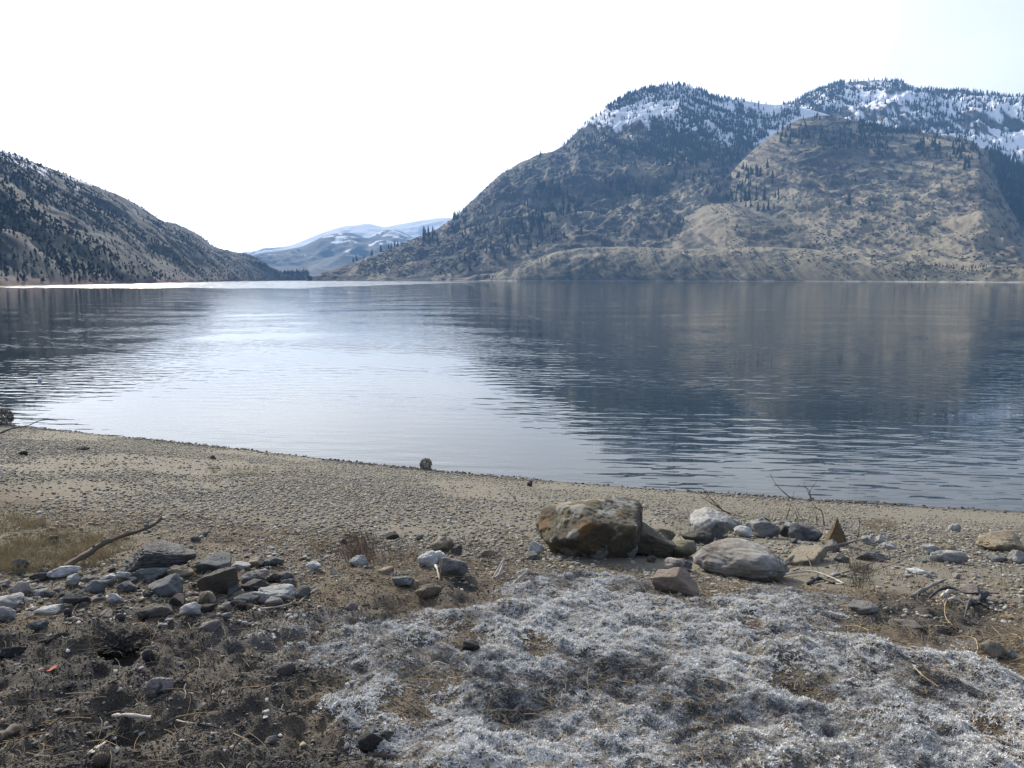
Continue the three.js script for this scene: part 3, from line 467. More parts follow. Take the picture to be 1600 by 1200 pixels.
stone(1284, 811, 1325, 854, 'rust', 'brown pyramid shaped stone standing on its base', { detail: 14, deep: 0.7, sharp: 34, planes: 2, cut: [[-0.85, 0.5, 0.15, 0.42], [0.85, 0.45, 0.2, 0.46], [0.05, 0.35, 0.95, 0.42], [0, 0.4, -1, 0.5], [0, -1, 0, 0.7]], paint: (w, h) => (x, y, z, nx) => { const f = fbm3(x * 14, y * 14, z * 14, 4); return mix3([0.10, 0.075, 0.045], [0.21, 0.14, 0.07], clamp(0.5 + 1.7 * f)); } });
stone(1252, 832, 1272, 845, 'white', 'small white chunk in front of the long grey stone', { sharp: 16 });
stone(1228, 838, 1292, 886, 'tan', 'flat tan slab with straight split edges right of the rounded boulder', { detail: 14, deep: 1.5, sharp: 34, planes: 3, cut: [[0, 1, 0.05, 0.28], [0.9, 0, 0.4, 0.7], [-0.9, 0, -0.3, 0.75], [0.25, 0, 1, 0.75], [-0.2, 0, -1, 0.8], [0, -1, 0, 0.3]], amt: 0.18, hk: 0.42, tilt: 0.1 });
stone(1288, 845, 1312, 864, 'grey', 'small grey block at the right edge of the tan slab', { sharp: 24, planes: 7 });
stone(1018, 890, 1092, 930, 'pink', 'brown stone with a pink peaked top below the rounded boulder', { detail: 14, deep: 0.7, sharp: 26, planes: 7, cut: [[-0.2, 0.85, 0.1, 0.5], [0.7, 0.65, 0.2, 0.5], [0, 0.2, 1, 0.6]], paint: () => mottle([0.24, 0.19, 0.15], 4, 0.25, 10) });
stone(1036, 870, 1082, 893, 'pink', 'low flat pinkish stone left of the rounded boulder', { deep: 0.9, sharp: 14 });
stone(1064, 876, 1082, 894, 'slate', 'small bluish stone wedged against the left end of the rounded boulder', { deep: 0.9, sharp: 14 });
stone(1528, 831, 1604, 864, 'tan', 'tan stone with cracked layers at the right edge of the beach', { detail: 18, deep: 0.9, sharp: 12, strata: 0.09, paint: () => mottle([0.34, 0.275, 0.19], 6, 0.4, 9) });
stone(1454, 861, 1510, 881, 'pale', 'long rounded pale stone like a short bolster on the right', { detail: 12, deep: 0.35, sharp: 7, planes: 14, turn: 0.12 });
stone(1338, 861, 1388, 878, 'grey', 'long flat grey slab beneath the curved branch', { deep: 0.6, sharp: 26, planes: 7 });
stone(1303, 866, 1326, 880, 'grey', 'small grey block left of the long flat slab', { sharp: 18 });
stone(1374, 847, 1402, 860, 'pale', 'pale flat stone just above the tip of the curved branch', { deep: 0.8 });
stone(1440, 850, 1472, 868, 'pale', 'pale lumpy stone left of the bolster stone', { deep: 0.8 });
stone(1470, 852, 1496, 866, 'tan', 'pale tan stone above the bolster stone', { deep: 0.8, sharp: 9 });
stone(1482, 819, 1500, 832, 'pale', 'round pale cobble alone on the right beach', { sharp: 7, planes: 14 });
stone(1345, 838, 1366, 852, 'pale', 'pale angular stone beside a dry stalk right of the pyramid', { sharp: 18 });
stone(1366, 836, 1382, 850, 'white', 'upright whitish chip right of the dry stalk', { sharp: 18 });
stone(1430, 872, 1452, 880, 'grey', 'low grey stone left of the foot of the bolster stone', {});
stone(1415, 887, 1448, 898, 'white', 'low whitish stone in the mossy litter on the right', { deep: 0.8 });
stone(1532, 1004, 1570, 1030, 'olive', 'rounded olive grey stone at the right edge of the ash', { deep: 0.8, sharp: 9, paint: () => mottle([0.22, 0.20, 0.15], 5, 0.35, 14) });
stone(1572, 1016, 1588, 1030, 'pale', 'small pale stone next to the rounded olive grey one', {});
stone(1326, 940, 1372, 962, 'grey', 'flat grey flake at the upper right edge of the ash', { deep: 0.9, sharp: 20, amt: 0.2 });
stone(1388, 970, 1442, 988, 'pink', 'half buried flat brownish flake in the black char', { deep: 0.6, sharp: 20, paint: () => mottle([0.19, 0.165, 0.14], 5, 0.25, 14) });
stone(1500, 912, 1530, 930, 'pink', 'flat pinkish flake in the straw above the charred root', { deep: 0.8, sharp: 20 });
stone(1575, 860, 1604, 882, 'pale', 'pale stone cut by the right edge of the view', { deep: 0.8 });
stone(1540, 868, 1572, 880, 'slate', 'low bluish stone below the layered tan stone', {});
// middle
stone(652, 862, 684, 887, 'white', 'white stone, left one of a touching pair', { deep: 0.8, sharp: 10, amt: 0.12 });
stone(672, 861, 699, 880, 'white', 'white stone, right one of a touching pair', { deep: 0.8, sharp: 10, amt: 0.12 });
stone(685, 872, 733, 906, 'grey', 'mottled grey block in the burnt soil below the white pair', { detail: 16, deep: 0.8, sharp: 12, planes: 9, amt: 0.5, scale: 18 });
stone(672, 841, 712, 866, 'tan', 'tan weathered stone behind the white pair', { detail: 12, deep: 0.8, amt: 0.45 });
stone(704, 852, 722, 868, 'slate', 'small bluish stone at the right foot of the tan weathered stone', {});
stone(748, 859, 774, 871, 'tan', 'low pale tan stone left of the largest boulder', { sharp: 7 });
stone(824, 847, 852, 872, 'pale', 'pale stone tucked under the left end of the largest boulder', { deep: 0.8 });
stone(820, 862, 846, 876, 'grey', 'low grey stone at the left foot of the largest boulder', { deep: 0.9 });
stone(588, 884, 616, 899, 'tan', 'tan oval stone in the litter left of the white pair', { sharp: 8 });
stone(612, 903, 648, 918, 'slate', 'flat bluish flake half sunk left of the mottled block', { deep: 0.8, sharp: 20 });
stone(648, 916, 692, 938, 'olive', 'dark oval stone with a tan top in the burnt soil', { deep: 0.6, sharp: 7, detail: 12, paint: () => mottle([0.17, 0.14, 0.10], 5, 0.35, 16) });
stone(538, 944, 560, 960, 'pink', 'small round pinkish cobble alone on the burnt soil', { sharp: 6, planes: 14 });
stone(434, 1040, 463, 1062, 'charred', 'small round sooty cobble left of the ash', { sharp: 6, planes: 14, paint: () => mottle([0.11, 0.095, 0.085], 5, 0.4, 20) });
stone(227, 1062, 272, 1095, 'pink', 'pinkish grey stone with black cracks on the dark soil', { detail: 18, deep: 0.7, sharp: 12, planes: 8, paint: () => (x, y, z) => { const f = fbm3(x * 26, y * 26, z * 26, 4); return mix3(mix3([0.20, 0.175, 0.165], [0.33, 0.295, 0.275], clamp(0.5 + 1.4 * f)), [0.05, 0.045, 0.045], 0.85 * sstep(0.2, 0.34, fbm3(x * 30 + 4, y * 50, z * 30, 2))); } });
stone(478, 879, 502, 893, 'white', 'whitish stone left of the burnt shrub stump', { sharp: 10 });
stone(545, 868, 575, 886, 'pale', 'pale stone in the tuft of dry stems', {});
stone(1010, 868, 1026, 880, 'grey', 'small grey chip at the foot of the dark sloping boulder', { sharp: 20 });
stone(760, 1037, 776, 1050, 'grey', 'little sooty stone in the ash near its left side', {});
// left rubble
stone(186, 846, 310, 897, 'slate', 'long dark craggy slate rock with a peaked left end', { name: 'boulder', category: 'boulder', detail: 34, deep: 0.55, sharp: 22, planes: 6, strata: 0.20, rough: 0.07, cut: [[0.38, 0.85, 0.1, 0.5], [-0.9, 0.4, 0.1, 0.62], [0.1, 0.1, 1, 0.6]], paint: () => mottle([0.135, 0.135, 0.125], 9, 0.5, 11) });
stone(307, 866, 362, 900, 'slate', 'blue grey stone with a flat bright top behind the dark block', { detail: 14, deep: 0.9, sharp: 26, planes: 8, cut: [[0.1, 0.95, 0.25, 0.5]], amt: 0.2 });
stone(311, 889, 374, 931, 'dark', 'thick dark block standing in the rubble, its front in shade', { detail: 14, deep: 0.7, sharp: 20, planes: 8, cut: [[-0.2, 0.9, -0.1, 0.6], [0.1, -0.2, 1, 0.5]], paint: () => mottle([0.105, 0.093, 0.07], 4, 0.35, 12) });
stone(308, 925, 338, 949, 'tan', 'tan cobble under the dark block', { sharp: 9 });
stone(280, 944, 314, 964, 'pale', 'flat pale disc lying on the dark soil', { deep: 0.8, sharp: 16, amt: 0.15 });
stone(232, 904, 288, 934, 'slate', 'blue grey wedge with a ridged back left of the dark block', { detail: 12, deep: 0.7, sharp: 26, planes: 7, cut: [[-0.3, 0.85, 0.1, 0.5], [0.8, 0.5, 0.3, 0.5]] });
stone(208, 889, 264, 912, 'slate', 'grey stone just in front of the craggy slate', { deep: 0.7 });
stone(263, 884, 303, 908, 'tan', 'rough brown and white stone right of the craggy slate', { deep: 0.7, strata: 0.12, amt: 0.6, scale: 22 });
stone(404, 916, 462, 941, 'pale', 'broad pale slab on the right of the left rubble', { detail: 12, deep: 0.8, sharp: 26, planes: 8, amt: 0.15 });
stone(452, 927, 474, 941, 'pale', 'small pale chip beside the broad pale slab', { sharp: 18 });
stone(388, 925, 422, 944, 'pale', 'narrow pale flake tucked before the broad pale slab', { sharp: 18, deep: 0.6 });
stone(366, 930, 410, 948, 'slate', 'thin dark flake left of the broad pale slab', { sharp: 18, deep: 0.6 });
stone(376, 909, 422, 928, 'dark', 'dark flat slate above the broad pale slab', { sharp: 20, deep: 0.8 });
stone(374, 896, 410, 914, 'grey', 'grey tilted slate stacked right of the dark block', { sharp: 22, tilt: 0.2 });
stone(392, 892, 424, 910, 'pink', 'brownish tilted slate at the top of the small stack', { sharp: 22, tilt: 0.22 });
stone(418, 898, 440, 912, 'dark', 'small dark slate at the right of the small stack', { sharp: 20 });
stone(438, 895, 460, 910, 'slate', 'small bluish stone at the right end of the rubble', { sharp: 16 });
stone(440, 906, 462, 920, 'slate', 'small flat bluish stone below the right end of the rubble', { sharp: 16 });
stone(362, 878, 392, 892, 'pale', 'pale stone right of the blue grey one', { sharp: 14 });
stone(386, 874, 414, 889, 'tan', 'pale tan stone on the beach side of the rubble', { sharp: 14 });
stone(412, 871, 444, 886, 'slate', 'low bluish flake on the beach side of the rubble', { sharp: 18 });
stone(76, 887, 125, 905, 'white', 'long smooth whitish stone by the foot of the forked branch', { detail: 12, deep: 0.5, sharp: 7 });
stone(92, 927, 140, 949, 'dark', 'dark wedge with a pale left end in the left rubble', { detail: 12, deep: 0.6, sharp: 24, planes: 7, paint: (w) => (x, y, z) => { const f = fbm3(x * 20, y * 20, z * 20, 4); return mix3([0.42, 0.43, 0.42], [0.09, 0.085, 0.075], sstep(-0.36, -0.26, x / w + 0.2 * f)); } });
stone(56, 949, 97, 962, 'pale', 'flat pale oval in the litter at left', { deep: 0.8, sharp: 9 });
stone(168, 927, 189, 943, 'white', 'small bright white chip in the left rubble', { sharp: 24 });
stone(133, 907, 167, 930, 'slate', 'bluish stone in the middle of the left rubble', { sharp: 18 });
stone(183, 911, 214, 928, 'slate', 'flat bluish flake right of the middle of the left rubble', { sharp: 20 });
stone(16, 910, 50, 933, 'pink', 'brownish rounded stone near the left edge', { sharp: 9 });
stone(-8, 930, 37, 954, 'pale', 'large pale flat stone cut by the left edge', { deep: 0.8, sharp: 14 });
stone(-10, 950, 24, 974, 'pale', 'second pale stone cut by the left edge, lower down', { deep: 0.8, sharp: 14 });
stone(-8, 910, 16, 924, 'grey', 'small rounded grey stone cut by the left edge', { sharp: 9 });
stone(20, 873, 46, 890, 'grey', 'upper grey stone of the rubble near the left edge', { sharp: 16 });
stone(48, 896, 78, 909, 'dark', 'blackish slate below the long whitish stone', { sharp: 20, deep: 0.7 });
stone(50, 917, 72, 928, 'slate', 'small grey blue stone right of the brownish rounded one', { sharp: 14 });
stone(104, 900, 126, 918, 'pale', 'pale chip below the long whitish stone', { sharp: 18 });
stone(158, 898, 182, 911, 'white', 'small whitish block in the upper left rubble', { sharp: 18 });
stone(182, 897, 206, 910, 'pale', 'pale stone next to the small whitish block', { sharp: 18 });
stone(215, 948, 270, 968, 'olive', 'long low brown stone below the blue grey wedge', { deep: 0.5, sharp: 9, paint: () => mottle([0.15, 0.135, 0.11], 3, 0.3, 14) });
stone(311, 970, 346, 993, 'pink', 'peaked brownish pale stone on the dark soil', { sharp: 24, planes: 7 });
stone(338, 958, 364, 969, 'slate', 'thin flat bluish flake on the dark soil', { sharp: 24, planes: 7 });
stone(244, 975, 262, 985, 'grey', 'little grey stone left of the peaked brownish one', {});
stone(46, 972, 76, 988, 'slate', 'bluish stone in the litter low at left', { sharp: 16 });
stone(30, 705, 43, 713, 'dark', 'single dark cobble on the far left of the beach', { sharp: 10 });
stone(120, 698, 140, 705, 'dark', 'dark flat cobble on the left beach near the water', { sharp: 12 });
stone(328, 712, 338, 719, 'slate', 'small round dark cobble near the waterline left of centre', { sharp: 8 });
stone(823, 753, 832, 761, 'dark', 'small dark cobble near the waterline above the largest boulder', { sharp: 8 });
stone(70, 838, 92, 848, 'dark', 'dark cobble in the gravel left of the forked branch', { sharp: 10 });
stone(72, 824, 90, 833, 'rust', 'reddish cobble in the gravel left of the forked branch', { sharp: 10 });
stone(298, 838, 314, 847, 'slate', 'dark cobble on the gravel right of the forked branch', { sharp: 10 });
stone(316, 832, 326, 840, 'grey', 'small grey cobble further right on the gravel', { sharp: 10 });
stone(530, 842, 544, 852, 'dark', 'blackish cobble, left one of two on the gravel bank', { sharp: 10 });
stone(602, 833, 624, 844, 'dark', 'blackish cobbles lump, right one of two on the gravel bank', { sharp: 10 });
stone(650, 838, 662, 846, 'slate', 'round bluish cobble left of the tan weathered stone', { sharp: 8 });

// smaller rubble: alike stones among the larger ones
const small = [0, 1, 2, 3, 4, 5, 6, 7].map((k) => rockShape(700 + k, 4, { sharp: k % 3 ? 20 : 9, planes: 8, dims: [1, 0.38 + 0.06 * k, 0.8], rough: 0.08 }));
const smallTone = {}; for (const t of ['slate', 'grey', 'pale', 'tan', 'dark', 'pink']) smallTone[t] = small.map((g, k) => paint(g.clone(), mottle(TONES[t], k * 7, 0.3, 3)));
function rubble(n, x0, y0, x1, y1, s0, s1, tones, name, group) {
  for (let i = 0; i < n; i++) {
    const p = hit(rr(x0, x1), rr(y0, y1)), t = tones[Math.floor(rnd() * tones.length)], s = s0 * Math.pow(s1 / s0, Math.pow(rnd(), 1.6)), m = new THREE.Mesh(smallTone[t][Math.floor(rnd() * 8)], stoneM);
    m.name = numbered('stone'); m.position.set(p.x, surfY(p.x, p.z) - s * 0.12, p.z); m.scale.set(s, s * rr(0.6, 1), s); m.rotation.set(rr(-0.25, 0.25), rr(0, 6.28), rr(-0.25, 0.25));
    const word = { slate: 'bluish', grey: 'mid grey', pale: 'pale', tan: 'tan', dark: 'blackish', pink: 'pinkish' }[t];
    tag(m, `small ${word} stone ${name}`, 'stone', `small ${word} stones ${group}`); scene.add(shade(m));
  }
}
srand(31);
rubble(118, -10, 884, 480, 958, 0.04, 0.115, ['slate', 'slate', 'grey', 'pale', 'dark', 'pink', 'tan'], 'filling the left rubble bank', 'of the left rubble bank');
rubble(14, 1125, 812, 1240, 832, 0.09, 0.15, ['pale', 'pale', 'grey', 'slate'], 'packed behind the rounded boulder', 'packed behind the rounded boulder');
rubble(10, 1225, 838, 1330, 874, 0.05, 0.10, ['pale', 'tan', 'grey'], 'packed round the tan slab', 'packed round the tan slab');
rubble(18, 480, 866, 830, 910, 0.03, 0.075, ['grey', 'tan', 'pale', 'slate', 'pink'], 'in litter between rubble and largest boulder', 'in the middle litter');
rubble(42, 1300, 826, 1600, 905, 0.035, 0.085, ['pale', 'grey', 'pale', 'tan', 'slate'], 'strewn over the right bank', 'of the right bank');
rubble(14, 20, 965, 520, 1180, 0.022, 0.05, ['grey', 'pale', 'pink', 'dark'], 'on the burnt soil at left', 'on the burnt soil');
{ // splintered bits between them
  const M = [], C = [], E2 = new THREE.Euler(), Q2 = new THREE.Quaternion();
  for (const [n, x0, y0, x1, y1] of [[900, -20, 880, 500, 975], [260, 480, 860, 830, 915], [420, 1290, 822, 1610, 915], [160, 1060, 830, 1320, 890], [160, 0, 975, 560, 1190], [60, 1330, 930, 1600, 1060]]) for (let i = 0; i < n; i++) { const p = hit(rr(x0, x1), rr(y0, y1)), s = 0.014 * Math.pow(3, Math.pow(rnd(), 1.5)), t = TONES[['slate', 'grey', 'pale', 'tan', 'dark', 'pink', 'grey'][Math.floor(rnd() * 7)]], k = rr(0.7, 1.25); M.push(new THREE.Matrix4().compose(new THREE.Vector3(p.x, surfY(p.x, p.z) - s * 0.1, p.z), Q2.setFromEuler(E2.set(rr(-0.4, 0.4), rr(0, 6.28), rr(-0.4, 0.4))), new THREE.Vector3(s, s * rr(0.5, 1), s))); C.push([t[0] * k, t[1] * k, t[2] * k]); }
  stuff('stone_chips', 'splintered stone chips scattered between the larger stones', 'stone chips', rockShape(731, 2, { sharp: 20, planes: 8, dims: [1, 0.5, 0.75] }), new THREE.MeshStandardMaterial({ roughness: 0.9 }), M, C);
}

// ------------------------------------------------------------------ loose matter on the ground, too much to count
const V = (x, y, z) => new THREE.Vector3(x, y, z), E = new THREE.Euler(), Qt = new THREE.Quaternion();
const mat4 = (x, y, z, rx, ry, rz, sx, sy, sz) => new THREE.Matrix4().compose(V(x, y, z), Qt.setFromEuler(E.set(rx, ry, rz)), V(sx, sy, sz));
const looseM = new THREE.MeshStandardMaterial({ roughness: 0.92 });
function pebbleGeo(seed, detail, flat) { const g = rockShape(seed, detail, { sharp: 9, planes: 9, dims: [1, flat, 0.82], rough: 0.03 }); g.translate(0, -flat * 0.35, 0); return g; }
const jit = (c, k) => { const q = 1 + rr(-k, k); return [c[0] * q, c[1] * q * rr(0.97, 1.03), c[2] * q * rr(0.94, 1.06)]; };
srand(901);
{ // shingle of the beach
  const kinds = [pebbleGeo(801, 1, 0.5), pebbleGeo(802, 1, 0.62), pebbleGeo(803, 2, 0.42)], M = [[], [], []], C = [[], [], []];
  const pal = [[0.21, 0.20, 0.175], [0.15, 0.145, 0.135], [0.29, 0.265, 0.21], [0.27, 0.22, 0.145], [0.095, 0.09, 0.082], [0.19, 0.175, 0.125], [0.34, 0.325, 0.285], [0.19, 0.125, 0.08], [0.24, 0.22, 0.18], [0.25, 0.22, 0.15]];
  for (let i = 0; i < 460000; i++) {
    const z = -4.4 - 14.5 * Math.pow(rnd(), 0.8), x = rr(-1, 1) * (-z * 0.70 + 3.2), d = shoreD(x, z);
    if (d < -0.25 || d > 8.6) continue;
    const band = fbm2(x * 0.45 + 5, z * 0.45, 3), f = fbm2(x * 1.3, z * 1.3, 4), up = sstep(6.4, 8.4, d + 0.8 * f);
    if (rnd() < up * 0.9) continue;
    const fine = sstep(3.2, 1.2, d + 1.2 * f) * sstep(0.25, 0.6, d);                          // pale finer strip above the waterline
    if (rnd() < 0.85 * clamp(0.35 + band * 2.4 + f * 1.3)) continue;
    let s = 0.0076 * Math.pow(6, Math.pow(rnd(), 2.4)) * (1 - 0.3 * fine) * (d < 0.3 ? 1.15 : 1) * (-z > 11 ? 1.15 : 1);
    let c = jit(pal[Math.floor(rnd() * pal.length)], 0.25); if (rnd() < 0.5 * fine) c = jit([0.33, 0.295, 0.22], 0.2);
    if (d < 0.20 + 0.2 * f) c = [c[0] * 0.42, c[1] * 0.43, c[2] * 0.46];                         // wet
    const k = Math.floor(rnd() * 3);
    M[k].push(mat4(x, groundY(x, z) + s * 0.10, z, rr(-0.35, 0.35), rr(0, 6.28), rr(-0.35, 0.35), s, s * rr(0.7, 1.1), s)); C[k].push(c);
  }
  ['grey and tan shingle covering the beach', 'mixed rounder pebbles of the beach', 'flat pebbles lying on the beach'].forEach((l, k) => stuff('beach_shingle', l, 'gravel', kinds[k], looseM, M[k], C[k]));
}
function curlTuft(seed, n) { // short curled hairs springing from one point
  srand(seed); const pos = [], idx = [];
  for (let b = 0; b < n; b++) {
    const y = rr(-0.1, 1), a = rr(0, 6.28), q = Math.sqrt(Math.max(0, 1 - y * y)), L = rr(0.6, 1.25), d = V(Math.cos(a) * q, y, Math.sin(a) * q), side = V(rr(-1, 1), rr(-1, 1), rr(-1, 1)).cross(d).normalize(), bend = V(rr(-0.7, 0.7), rr(-0.7, 0.3), rr(-0.7, 0.7)), o = pos.length / 3;
    for (let k = 0; k <= 2; k++) { const t = k / 2, w = [0.20, 0.15, 0.05][k]; for (const s of [-1, 1]) pos.push((d.x * t + bend.x * t * t) * L + side.x * w * s, (d.y * t + bend.y * t * t) * L + side.y * w * s, (d.z * t + bend.z * t * t) * L + side.z * w * s); }
    for (let k = 0; k < 2; k++) { const p = o + k * 2; idx.push(p, p + 1, p + 2, p + 1, p + 3, p + 2); }
  }
  return geoFrom(pos, idx);
}
{ // grey ash and scorched moss
  const kinds = [curlTuft(1, 16), curlTuft(2, 14), curlTuft(3, 12)], M = [[], [], []], C = [[], [], []]; srand(902);
  for (let i = 0; i < 900000; i++) {
    const z = -1.9 - 4.1 * Math.pow(rnd(), 1.15), x = rr(-0.75, 1) * (-z * 0.70 + 1.5), a = ashMask(x, z);
    if (rnd() > a * 0.96) continue;
    const clump = fbm2(x * 6 + 2, z * 6, 4), fine = fbm2(x * 22, z * 22 + 3, 2), tone = fbm2(x * 2.6 + 7, z * 2.6, 3), s = 0.0042 * Math.pow(2.3, rnd()) * (1 + 0.5 * clump);
    if (fine < -0.28 && rnd() < 0.6) continue;
    let c = mix3([0.10, 0.105, 0.115], [0.68, 0.675, 0.655], clamp(0.78 + tone * 1.6 + clump * 0.5 + fine * 0.9 + rr(-0.15, 0.15)));
    if (fbm2(x * 3.7 + 21, z * 3.7, 4) > 0.2 && rnd() < 0.75) continue;
    if (rnd() < 0.07 + 0.25 * sstep(0.1, 0.4, fbm2(x * 3.3 + 11, z * 3.3, 3))) c = jit([0.36, 0.295, 0.20], 0.2);
    const k = Math.floor(rnd() * 3); M[k].push(mat4(x, surfY(x, z) + 0.25 * s, z, rr(-0.6, 0.6), rr(0, 6.28), rr(-0.6, 0.6), s * rr(0.8, 1.3), s * rr(0.7, 1.2), s * rr(0.8, 1.3))); C[k].push(c);
  }
  ['grey woolly ash and scorched moss spread over the near ground', 'thinner tufts of the grey ash carpet', 'fine curls of the grey ash carpet'].forEach((l, k) => stuff('ash_moss', l, 'ash', kinds[k], new THREE.MeshStandardMaterial({ roughness: 1, side: THREE.DoubleSide }), M[k], C[k]));
}
{ // crumbs of burnt soil and grit
  const g = new THREE.IcosahedronGeometry(1, 0), M = [], C = []; srand(903);
  for (let i = 0; i < 300000; i++) {
    const z = -1.9 - 4.9 * Math.pow(rnd(), 1.25), x = rr(-1, 1) * (-z * 0.70 + 1.5), a = ashMask(x, z), so = sootMask(x, z); if (rnd() < a * 0.93) continue;
    const s = 0.0018 * Math.pow(4.5, Math.pow(rnd(), 2.2)) * (0.8 + 0.5 * fbm2(x * 7, z * 7, 2)); if (shoreD(x, z) < 6.6) continue;
    const base = rnd() < 0.72 ? mix3([0.13, 0.105, 0.075], [0.072, 0.063, 0.053], so) : rnd() < 0.6 ? [0.17, 0.155, 0.135] : rnd() < 0.7 ? [0.17, 0.115, 0.07] : [0.34, 0.33, 0.31];
    M.push(mat4(x, surfY(x, z) + s * 0.3, z, rr(0, 3), rr(0, 3), rr(0, 3), s * rr(0.7, 1.5), s * rr(0.5, 1), s * rr(0.7, 1.5))); C.push(jit(base, 0.35));
  }
  stuff('soil_crumbs', 'dark crumbs of burnt soil and grit on the bank', 'soil', g, looseM, M, C);
}
function bladeGeo(seed, n, spread, lean, width) { // a tuft of bent dry blades, 1 m tall
  srand(seed); const pos = [], idx = [];
  for (let b = 0; b < n; b++) {
    const a = rr(0, 6.28), r = rr(0, spread), h = rr(0.45, 1), l = rr(0.1, lean), x = Math.cos(a) * r, z = Math.sin(a) * r, la = a + rr(-0.8, 0.8), w = width * rr(0.6, 1.2), wa = rr(0, 3.14), o = pos.length / 3;
    for (let k = 0; k <= 3; k++) { const t = k / 3, q = l * t * t, ww = w * (1 - t * 0.85); for (const s of [-1, 1]) pos.push(x + Math.cos(la) * q + s * Math.cos(wa) * ww, h * t * (1 - 0.25 * l * t), z + Math.sin(la) * q + s * Math.sin(wa) * ww); }
    for (let k = 0; k < 3; k++) { const p = o + k * 2; idx.push(p, p + 1, p + 2, p + 1, p + 3, p + 2); }
  }
  return geoFrom(pos, idx);
}
const bladeM = new THREE.MeshStandardMaterial({ roughness: 0.9, side: THREE.DoubleSide });
{ // dry grass
  const M = [], C = [], T = [], D = []; srand(904);
  const put = (n, x0, y0, x1, y1, h0, h1, col, A, B, test) => { for (let i = 0; i < n; i++) { const p = hit(rr(x0, x1), rr(y0, y1)); if (test && !test(p)) continue; const h = rr(h0, h1); A.push(mat4(p.x, surfY(p.x, p.z) - 0.01, p.z, rr(-0.2, 0.2), rr(0, 6.28), rr(-0.2, 0.2), h * 1.2, h, h * 1.2)); B.push(jit(col, 0.25)); } };
  put(900, -20, 800, 200, 893, 0.05, 0.11, [0.31, 0.25, 0.14], M, C, (p) => sd(STRAW, p.x, p.z) < 0.15 + 0.5 * n2(p.x * 2, p.z * 2));
  put(120, 330, 730, 420, 745, 0.05, 0.09, [0.30, 0.25, 0.14], M, C); put(60, 440, 745, 640, 765, 0.03, 0.06, [0.32, 0.28, 0.18], M, C);
  put(320, -20, 720, 1600, 850, 0.03, 0.07, [0.29, 0.25, 0.16], M, C, (p) => fbm2(p.x * 0.6, p.z * 0.6 + 3, 3) > 0.05 && shoreD(p.x, p.z) > 0.6);
  put(260, 480, 840, 830, 885, 0.04, 0.10, [0.17, 0.125, 0.085], T, D); put(160, 1040, 800, 1300, 840, 0.05, 0.10, [0.24, 0.19, 0.12], T, D); put(340, 1300, 830, 1600, 930, 0.04, 0.09, [0.22, 0.17, 0.10], T, D);
  put(90, 1350, 815, 1400, 830, 0.05, 0.10, [0.27, 0.22, 0.13], M, C); put(130, 300, 940, 760, 1000, 0.03, 0.06, [0.16, 0.12, 0.08], T, D); put(60, 540, 840, 580, 880, 0.08, 0.14, [0.14, 0.095, 0.065], T, D); put(70, 1330, 885, 1360, 920, 0.06, 0.11, [0.15, 0.12, 0.085], T, D);
  stuff('dry_grass', 'straw coloured dry grass in tufts on the beach', 'grass', bladeGeo(11, 16, 0.45, 0.6, 0.016), bladeM, M, C);
  stuff('dry_stems', 'brown dead stems and weeds on the bank', 'dead weeds', bladeGeo(12, 9, 0.5, 0.4, 0.018), bladeM, T, D);
}
{ // fallen needles, straw and fine twigs
  const c = new THREE.CatmullRomCurve3([V(-0.5, 0, 0), V(-0.15, 0.03, 0.05), V(0.2, 0.045, 0.03), V(0.5, 0.01, -0.06)]), g = new THREE.TubeGeometry(c, 6, 0.0065, 4), M = [], C = []; srand(905);
  for (let i = 0; i < 22000; i++) {
    const z = -1.9 - 5.3 * Math.pow(rnd(), 1.15), x = rr(-1, 1) * (-z * 0.70 + 1.5), d = shoreD(x, z), a = ashMask(x, z); if (d < 6.7 || rnd() < Math.max(a * 0.7, 0.6 * sootMask(x, z)) || fbm2(x * 1.5 + 2, z * 1.5, 3) < rr(-0.35, 0.15)) continue;
    const l = rr(0.05, 0.17); M.push(mat4(x, surfY(x, z) + 0.006, z, rr(-0.5, 0.5), rr(0, 6.28), rr(-0.16, 0.2), l, l * rr(0.7, 2.4), l)); C.push(jit(rnd() < 0.5 ? [0.31, 0.215, 0.115] : rnd() < 0.5 ? [0.36, 0.30, 0.20] : [0.14, 0.10, 0.07], 0.3));
  }
  stuff('needle_litter', 'fallen pine needles and straw scattered over the bank', 'litter', g, looseM, M, C);
}

{ // short charred twigs on the burnt soil
  const c = new THREE.CatmullRomCurve3([V(-0.5, 0, 0), V(-0.1, 0.05, 0.04), V(0.15, 0.02, -0.05), V(0.5, 0.06, 0.03)]), g = new THREE.TubeGeometry(c, 6, 0.035, 5), M = [], C = []; srand(906);
  for (let i = 0; i < 3800; i++) { const z = -1.9 - 4.3 * Math.pow(rnd(), 1.2), x = rr(-1, 1) * (-z * 0.70 + 1.5); if (rnd() > Math.max(sootMask(x, z) * (1 - ashMask(x, z)), 0.05) || shoreD(x, z) < 6.8) continue; const l = rr(0.025, 0.10); M.push(mat4(x, surfY(x, z) + 0.004, z, rr(-0.3, 0.3), rr(0, 6.28), rr(-0.35, 0.35), l, l * rr(0.5, 1.2), l * rr(0.5, 1.2))); C.push(jit(rnd() < 0.7 ? [0.028, 0.026, 0.025] : rnd() < 0.5 ? [0.12, 0.095, 0.07] : [0.26, 0.24, 0.21], 0.3)); }
  stuff('charred_twigs', 'short charred and bleached twigs strewn on the burnt soil', 'twigs', g, looseM, M, C);
}

